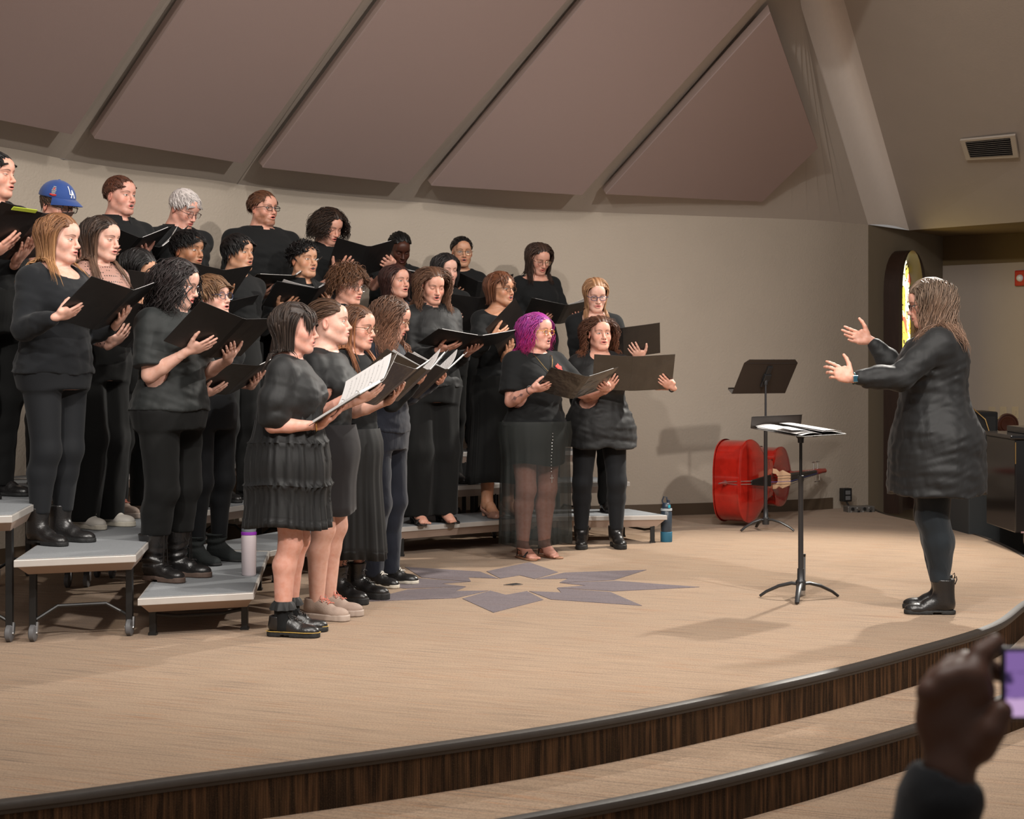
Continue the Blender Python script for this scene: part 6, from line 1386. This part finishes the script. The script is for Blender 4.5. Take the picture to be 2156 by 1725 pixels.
def make_cap(p):
    Mh, th, hs = p.Mh, p.th, p.hs; H = lambda V: th+(np.asarray(V)*hs)@Mh.T
    V, Fq = surf([ell((0, .008, .048), (.092, .113, .097), .01)], .004, clip=lambda Q: (.045+.10*(Q[:, 1])*.0-Q[:, 2]))
    cr = nmesh('cap', H(V), Fq, M_['cap_blue'], p.root)
    m = MB(); vs = []; n = 20
    for j, (ri, z) in enumerate(((1.0, .050), (1.25, .047), (1.55, .040), (1.80, .030))):
        for i in range(n+1):
            a = -pi/2+(i/n-.5)*2.3; t = (j/3); vs.append((.091*cos(a)*(1+.05*t), .008+.111*sin(a)-(.075*t)*max(0, math.cos((a+pi/2)*1.35)), z-.018*t*(abs(a+pi/2)/1.15)**2-.004*t))
    k = len(vs); vs += [(x, y, z-.003) for x, y, z in vs]; fs = [(j*(n+1)+i, j*(n+1)+i+1, (j+1)*(n+1)+i+1, (j+1)*(n+1)+i) for j in range(3) for i in range(n)]
    fs += [tuple(k+q for q in f)[::-1] for f in fs]+[(3*(n+1)+i, 3*(n+1)+i+1, k+3*(n+1)+i+1, k+3*(n+1)+i) for i in range(n)]
    m.add(H(vs), fs).build('brim', M_['cap_blue'], cr, smooth=True)
    MB().lathe([(0, .006), (.007, .004), (.009, 0)], tuple(H([(0, .012, .143)])[0]), 12).build('button', M_['cap_blue'], cr, smooth=True)
    white = mat('white_embroidery', (.7, .7, .72), .7); redm = mat('red_embroidery', (.5, .03, .03), .7); greym = mat('grey_embroidery', (.3, .3, .33), .7)
    def onc(az, z, off=.0015):      # point on the crown, az 0 = front, toward wearer's right negative
        k_ = math.sqrt(max(0, 1-((z-.048)/.097)**2)); return np.array([(.092*k_+off)*sin(az), .008-(.113*k_+off)*cos(az), z])
    def stroke(mb, pts, r):
        q = []
        for (a0, z0), (a1, z1) in zip(pts[:-1], pts[1:]):
            for t in np.linspace(0, 1, 5): q.append(onc(a0+(a1-a0)*t, z0+(z1-z0)*t))
        mb.tube(H(q), r, 5)
    mb = MB(); s = 1
    c0 = -.0
    # interlocking L and A
    for pts in ([(c0-.16, .118), (c0-.16, .078), (c0+.05, .078)], [(c0-.20, .118), (c0-.12, .118)], [(c0-.07, .062), (c0+.06, .102), (c0+.19, .062)], [(c0-.0, .080), (c0+.13, .080)], [(c0-.11, .062), (c0-.03, .062)], [(c0+.14, .062), (c0+.23, .062)], [(c0+.05, .078), (c0+.05, .088)]): stroke(mb, pts, .0028)
    mb.build('cap_monogram', white, cr, smooth=True)
    mb = MB(); a0 = -1.12
    for k in range(5): stroke(mb, [(a0-.13+.02*abs(k-2), .070+k*.009), (a0+.13-.02*abs(k-2), .070+k*.009)], .004)
    mb.build('side_patch', greym, cr, smooth=True); mb = MB(); stroke(mb, [(a0-.17, .064), (a0, .060), (a0+.17, .064)], .005); stroke(mb, [(a0-.02, .090), (a0+.03, .100)], .005); mb.build('side_patch_ribbon', redm, cr, smooth=True)
make_cap(cp)
P_('man with short reddish-brown hair singing, back row left', 250, 10.35, S3, 1.855, 50, 58, 0, F(272, 528, 'man with short reddish-brown hair', .34, 60, 22, 45, 'uu'),
   w=1.08, sex='m', tone='rosy', mo=.008, beard=.22, bcol=(.20, .08, .045), hair=hs_(ST, c=((.05, .018, .010), (.16, .06, .035)), len=.028, thick=.013), top=dict(kind='tee', sleeve=1.9, neck='shirt'), q=1.1)
P_('elderly man with white hair and thin glasses, looking down', 376, 10.9, S3, 1.84, 48, 58, 26, F(322, 545, 'elderly man with white hair', .36, 62, 24, 34, 'uu', phi=14, lift=(.0, .04)),
   w=1.15, sex='m', tone='rosy', mo=.003, eo=.001, glasses=('silver', .023, .017, 2.6), brow=(.5, .45, .42), hair=hs_(ST, c=((.48, .42, .40), (.85, .80, .78)), len=.06, fwd=-.2, thick=.015, slack=.008), top=dict(kind='tee', sleeve=1.9, neck='shirt', name='jacket'), q=1.1)
P_('tall bearded man in rectangular glasses and a collared black shirt', 552, 11.6, S3, 1.89, 34, 50, 0, F(602, 600, 'tall bearded man', .38, 66, 16, 34, 'uu', phi=16, lift=(.0, .03), mat='clear_vinyl'),
   w=1.2, sex='m', tone='fair', mo=.005, beard=.8, bcol=(.22, .085, .04), glasses=('blackframe', .024, .0155, 4), hair=hs_(ST, c=((.06, .024, .012), (.20, .085, .045)), len=.06, fwd=.3, thick=.014, slack=.012), top=dict(kind='tee', sleeve=.9, neck='shirt', e=.018), q=1.05)
P_('young man with chin-length dark curls and a necklace', 686, 12.25, S3, 1.83, 38, 44, 22, F(766, 550, 'young man with chin-length curls', .40, 48, 20, 24, 'ue', pages=(.008, .008), w=.22),
   w=.95, sex='m', tone='fair', mo=.005, eo=.0012, hair=dict(style='part', c=((.008, .005, .004), (.075, .040, .025)), len=.22, curl=.016, cf=110, thick=.024, n=520, w=.005, slack=.05, open=.058), top=dict(kind='tee', sleeve=.8), q=1.1)
P_('woman with braided black hair and gold earrings, looking down', 838, 12.75, S3, 1.70, 22, 22, 28, F(882, 606, 'woman with braided black hair', .34, 45, 14, 20, 'uu', pages=(.006, .006), lift=(.03, .03)),
   tone='dark', mo=.003, eo=.0012, brow=(.004, .003, .003), lip=(.10, .025, .025), hair=dict(style='back', c=((.003, .003, .003), (.014, .012, .012)), len=.24, thick=.012, n=160, w=.0075, slack=.006, line=(.72, .45, .05, -.55), bun=(0, .09, -.03), grav=.12, steps=10, flat=.7), top=dict(kind='tee', sleeve=1.9, neck='shirt'), q=1.1)
P_('woman with black hair tied back, thin glasses and a gold necklace', 972, 13.0, S3, 1.675, 10, 12, 2, F(1006, 622, 'woman with black hair tied back', .36, 48, 26, 10, 'uu', phi=-8),
   w=.95, tone='asian', mo=.007, glasses=('wire', .0235, .019, 2.2), brow=(.01, .008, .006), hair=dict(style='back', c=BLK, len=.17, thick=.013, n=480, w=.0035, slack=.005, line=(.60, .32, -.05, -.58), bun=(0, .095, -.01), grav=.05, steps=8), top=dict(kind='tee', sleeve=1.9, neck='crew', name='jacket'), q=1.1)
P_('woman with long dark hair and round glasses at the right end of the back row', 1130, 13.25, S3, 1.65, 18, 26, 22, F(1184, 662, 'woman at the right end of the back row', .40, 62, 12, 14, 'uu', lift=(.0, .06)),
   tone='fair', mo=.004, eo=.0015, glasses=('wire', .0235, .021, 2.2), hair=hs_(LONG, c=((.018, .010, .008), (.12, .065, .045)), len=.38, thick=.016, open=.058, curl=.008, cf=40, slack=.016), top=dict(kind='tee', sleeve=1.9, neck='wide'), q=1.1)
# ---- the conductor
cn = P_('conductor in a long black tunic with wavy grey-brown hair, both hands raised', 1966, 8.75, 0, 1.745, -101, -98, 10,
   w=1.30, tone='fair', mo=.002, glasses=('blackframe', .024, .016, 4), wr=[(1832, 716, 9.15, (-.95, -.05, .22), (.15, -1, .25), (.35, -.1, 1), (.10, .12, .25, .3), (.55, .95, .05)), (1795, 797, 8.45, (-.86, .05, .36), (-.15, 1, -.15), (.25, 0, 1), (.25, .45, .6, .7), (.55, .95, .05))],
   hair=dict(style='part', c=((.07, .045, .030), (.30, .21, .15), (.30, .17, .11)), len=.40, curl=.012, cf=38, thick=.026, n=800, w=.0042, slack=.04, open=.050, flip=.4, mess=.10, hug=.06),
   top=dict(kind='tee', sleeve=1.9, hem=.60, name='tunic', e=.028, flare=.085, se=.022, neck='scoop', mat=M_['poplin'], fold=.010, hemwave=3, st=(.8, .8, .22)), bottom=dict(kind='leggings', name='trousers', mat=cloth('dark_denim', (.010, .014, .018), .75, .2, .3, 12), le=.010, ank=1.0, fold=.006, bot=.165), shoe='boot', stance=.085, aw=1.15)
a_, e2_, v_ = cn.arms[1]; u_ = nrm(v_-e2_); c_ = v_-u_*.012; B_ = nrm(np.cross(u_, [0, 0, 1])); N_ = np.cross(B_, u_); sgn = 1 if (cn.root.matrix_world.to_3x3() @ __import__('mathutils').Vector(B_)).y < 0 else -1
wt = MB().tube([c_+.026*(cos(t)*B_+sin(t)*N_*1.05) for t in np.linspace(0, 2*pi, 25)[:-1]], .010, 8, closed=True, flat=.25).build('watch_strap', mat('teal_strap', (.03, .09, .09), .5), cn.root, smooth=True)
bs_ = nrm(np.array(rotz(R(-101)).T@np.array([.0, -1.0, -.05]))); bs_ = nrm(bs_-u_*bs_.dot(u_)); s2 = np.cross(u_, bs_)
MB().box((-.018, -.020, 0), (.018, .020, .010), (np.stack([s2, u_, bs_], 1), c_+bs_*.024)).build('watch_case', M_['steel'], wt, bevel=.003)
MB().box((-.015, -.017, .0101), (.015, .017, .0112), (np.stack([s2, u_, bs_], 1), c_+bs_*.024)).build('watch_screen', mat('watch_screen', (.01, .02, .03), .1, noise=.9, nscale=150, emit=(.02, .12, .16), estr=.4), wt)
# ---- jewellery and small wear
def neck_chain(p, rad, drop, m, pend=None):
    S = p.S; pts = []
    for t in np.linspace(0, 2*pi, 33)[:-1]:
        x = rad*cos(t); fr = max(0, -sin(t)); pts.append(np.array([x*(1-.3*fr**2), .02+.065*sin(t)-.0, 1.445*S-drop*fr**1.6]))
    V = p.topV
    for q in pts:
        k = V[(np.abs(V[:, 0]-q[0]) < .012) & (np.abs(V[:, 2]-q[2]) < .012)]
        if len(k) and q[1] < .0: q[1] = min(q[1], k[:, 1].min()-.003)
    o = MB().tube(pts, .0016, 5, closed=True).build('necklace', M_[m], p.root, smooth=True)
    if pend: q = pts[24]; MB().lathe([(0, -.002), (.011, -.002), (.011, .002), (0, .002)], tuple(q+np.array([0, -.003, -.012])), 16, rotx(pi/2)).build('pendant', M_['gold'], o, smooth=True)
neck_chain(e_, .075, .13, 'gold', True)
# rosary-like row of studs with cross on the sheer skirt
S_ = e_.S; rl = MB()
for k in range(13):
    z = (.88-k*.022)*S_; a = -pi/2+.0; V = [o for o in e_.root.children if o.name.startswith('sheer_skirt')][0].data.vertices
    best = min((v.co for v in V if abs(v.co.z-z) < .05 and abs(v.co.x-.0) < .05), key=lambda c: c.y); rl.lathe([(0, .003), (.003, .001), (.004, -.002)], (0.0, best.y-.004, z), 8, rotx(pi/2))
y_ = best.y-.006; so = rl.build('skirt_studs', M_['steel'], e_.root); so['kind'] = 'stuff'
MB().box((-.003, y_-.004, z-.075), (.003, y_, z-.020)).box((-.014, y_-.004, z-.045), (.014, y_, z-.038)).build('cross_pendant', M_['steel'], e_.root, bevel=.001)
# rose print on the t-shirt and bracelet
V = e_.topV; q = V[(np.abs(V[:, 0]-.085) < .012) & (np.abs(V[:, 2]-1.335*S_) < .012)]; yq = q[:, 1].min()
rs = MB()
for k, (r_, m_) in enumerate(((.024, 0),)):
    pts = [(.022*(1+.22*sin(5*t))*cos(t), .024*(1+.18*sin(5*t+1))*sin(t)) for t in np.linspace(0, 2*pi, 30)[:-1]]
def on_top(V, x, z):
    d_ = (V[:, 0]-x)**2+(V[:, 2]-z)**2; k = V[d_ < .012**2]; return k[:, 1].min()-.0025
vs = [(.085, on_top(V, .085, 1.335*S_)-.001, 1.335*S_)]+[(.085+x, on_top(V, .085+x, 1.335*S_+z), 1.335*S_+z) for x, z in pts]
MB().add(vs, [(0, 1+i, 1+(i+1) % 29) for i in range(29)]).build('rose_print', mat('rose_red', (.50, .03, .02), .7, noise=.6, nscale=70), e_.top)
MB().add([(.085+x, on_top(V, .085+x, 1.335*S_+z)-.001, 1.335*S_+z) for x, z in ((.006, -.024), (.014, -.024), (.022, -.040), (.014, -.036))], [(0, 1, 2, 3)]).build('leaf_print', mat('leaf_green', (.05, .14, .05), .7), e_.top)
def bracelet(p, i, back, r, th_, m, name='bracelet'):
    a1, e1, v1 = p.arms[i]; u = nrm(v1-e1); c = v1-u*back; B = nrm(np.cross(u, [0, 0, 1])); N = np.cross(B, u)
    return MB().tube([c+r*(cos(t)*B+sin(t)*N) for t in np.linspace(0, 2*pi, 25)[:-1]], th_, 6, closed=True).build(name, M_[m], p.root, smooth=True)
bracelet(e_, 0, .015, .031, .002, 'blacksteel'); bracelet(wa_, 0, .02, .029, .0035, 'gold'); bracelet(f_, 1, .01, .029, .005, 'blacksteel', 'wristwatch')
# tattoo line on the forearm of the pink-haired singer
a1, e1, v1 = e_.arms[0]; u = nrm(v1-e1); out = rotz(R(32)).T@np.array([-.15, -1, .05]); out = nrm(out-u*out.dot(u)); sd_ = np.cross(u, out); ink = mat('tattoo_ink', (.035, .04, .06), .6)
BV = np.array([v.co for v in [o for o in e_.root.children if o.name.startswith('body')][0].data.vertices])
def onarm(t, s):
    c = e1+u*t+sd_*s; k = BV[np.linalg.norm(BV-c-np.outer((BV-c)@out, out), axis=1) < .012]; k = k[(k-c)@out > 0]; h_ = ((k-c)@out).min() if len(k) else .04
    k2 = k[((k-c)@out) < h_+.03]; return c+out*(((k2-c)@out).max()+.0012 if len(k2) else .045)
tt = MB(); L0 = np.linalg.norm(v1-e1)
tt.tube([onarm(L0*(.25+.5*t), 0) for t in np.linspace(0, 1, 9)], .0008, 4)
for t0, r_ in ((.42, .014), (.66, .010)):
    for k in range(8):
        a0 = k*pi/4; tt.tube([onarm(L0*t0+.004*cos(a0), .004*sin(a0)), onarm(L0*t0+r_*cos(a0+.3), r_*sin(a0+.3)), onarm(L0*t0+r_*.9*cos(a0+.7), r_*.9*sin(a0+.7)), onarm(L0*t0+.004*cos(a0+.8), .004*sin(a0+.8))], .0007, 4)
tt.build('tattoo', ink, e_.root)
# ---- raised hand with a phone in the foreground
M_['phone_screen'] = None
dh = 1.75; hp_ = W(2000, 1610, dh)
ph_root = empty('person', tuple(W(1985, 1900, dh)), 0, 'blurred foreground person in a dark sleeve raising one hand to film with a phone', 'person')
O_ = W(1985, 1900, dh); wv = W(2000, 1625, dh)-O_; sleeve0 = W(1960, 1790, dh)-O_
HPp = [cap(wv+np.array([0, 0, -.09]), wv, .031, .026, .02), ell(wv+np.array([.004, .004, .055]), (.040, .022, .050), .02)]
kn = [W(x, y, dh)-O_ for x, y in ((1957, 1432), (1985, 1408), (2016, 1398), (2048, 1402))]
for k, q in enumerate(kn):
    y0 = -.012+.0*k; tip = W(2115+k*2, 1440+k*22, dh)-O_
    HPp += [cap(wv+np.array([-.018+.013*k, 0, .07]), q+np.array([0, -.004, -.012]), .0125, .0150, .006), cap(q+np.array([0, -.004, -.012]), q+np.array([.018, .035, -.004]), .0140, .0120, .004), cap(q+np.array([.018, .035, -.004]), q+np.array([.040, .040, -.016]), .0118, .010, .004)]
idx = [W(2046, 1425, dh)-O_, W(2072, 1382, dh)-O_+np.array([0, .01, 0]), W(2108, 1362, dh)-O_+np.array([0, .02, 0])]
HPp += [cap(wv+np.array([.03, 0, .085]), idx[0], .018, .015, .012), cap(idx[0], idx[1], .0140, .0125, .006), cap(idx[1], idx[2], .0125, .0105, .004)]
th3 = [wv+np.array([.028, -.01, .03]), W(2075, 1530, dh)-O_+np.array([0, -.02, 0]), W(2098, 1490, dh)-O_+np.array([0, -.02, 0])]
HPp += [cap(th3[0], th3[1], .019, .015, .012), cap(th3[1], th3[2], .0145, .012, .004)]
V, Fq = surf(HPp, .0042, smooth=2); nmesh('body', V, Fq, skin_mat((.07, .030, .018), (.2, .05, .04), (.02, .01, .01)), ph_root, vattr={'hp': V+1})
V, Fq = surf([cap(sleeve0+np.array([-.02, .02, -.20]), sleeve0+np.array([.010, 0, .055]), .062, .044, .02), cap(sleeve0+np.array([.02, 0, .085]), sleeve0+np.array([.02, 0, .2]), .030, .030, .008, '-')], .007, noise=lambda P: .006*ridges(P, 2., 50, (1, 1, 1))); nmesh('sleeve', V, Fq, M_['knit'], ph_root)
pc = W(2200, 1437, dh)+np.array([0, -.005, 0]); ph = empty('phone', tuple(pc), 0, 'smartphone held sideways at the lower right edge, its screen showing the stage', 'phone')
MB().box((-.0485, -.0045, -.0385), (.10, .0045, .0385)).build('case', mat('phone_case', (.015, .012, .02), .3), ph, bevel=.004)
def screen_mat():
    m, nt, b = newmat('phone_picture'); tc = nt.nodes.new('ShaderNodeTexCoord'); sx = nt.nodes.new('ShaderNodeSeparateXYZ'); nt.links.new(tc.outputs['Object'], sx.inputs[0]); z = E(nt, sx.outputs[2]); n = nt.nodes.new('ShaderNodeTexNoise'); n.inputs['Scale'].default_value = 60; nt.links.new(tc.outputs['Object'], n.inputs[0]); nn = E(nt, n.outputs[0])
    c = nmix(nt, ((z+.014).neg()*400).cl(), (.16, .09, .26), (.42, .28, .46)); c = nmix(nt, ((nn-.52)*9).cl().min((z+.016).cl(500)).min(((z-.014).neg()*300).cl()), c, (.02, .01, .05)); nt.links.new(c, b.inputs['Emission Color']); b.inputs['Emission Strength'].default_value = 1.0; b.inputs['Base Color'].default_value = (0.01, .01, .01, 1); return m
MB().box((-.044, -.0052, -.034), (.096, -.0046, .034)).build('screen', screen_mat(), ph)
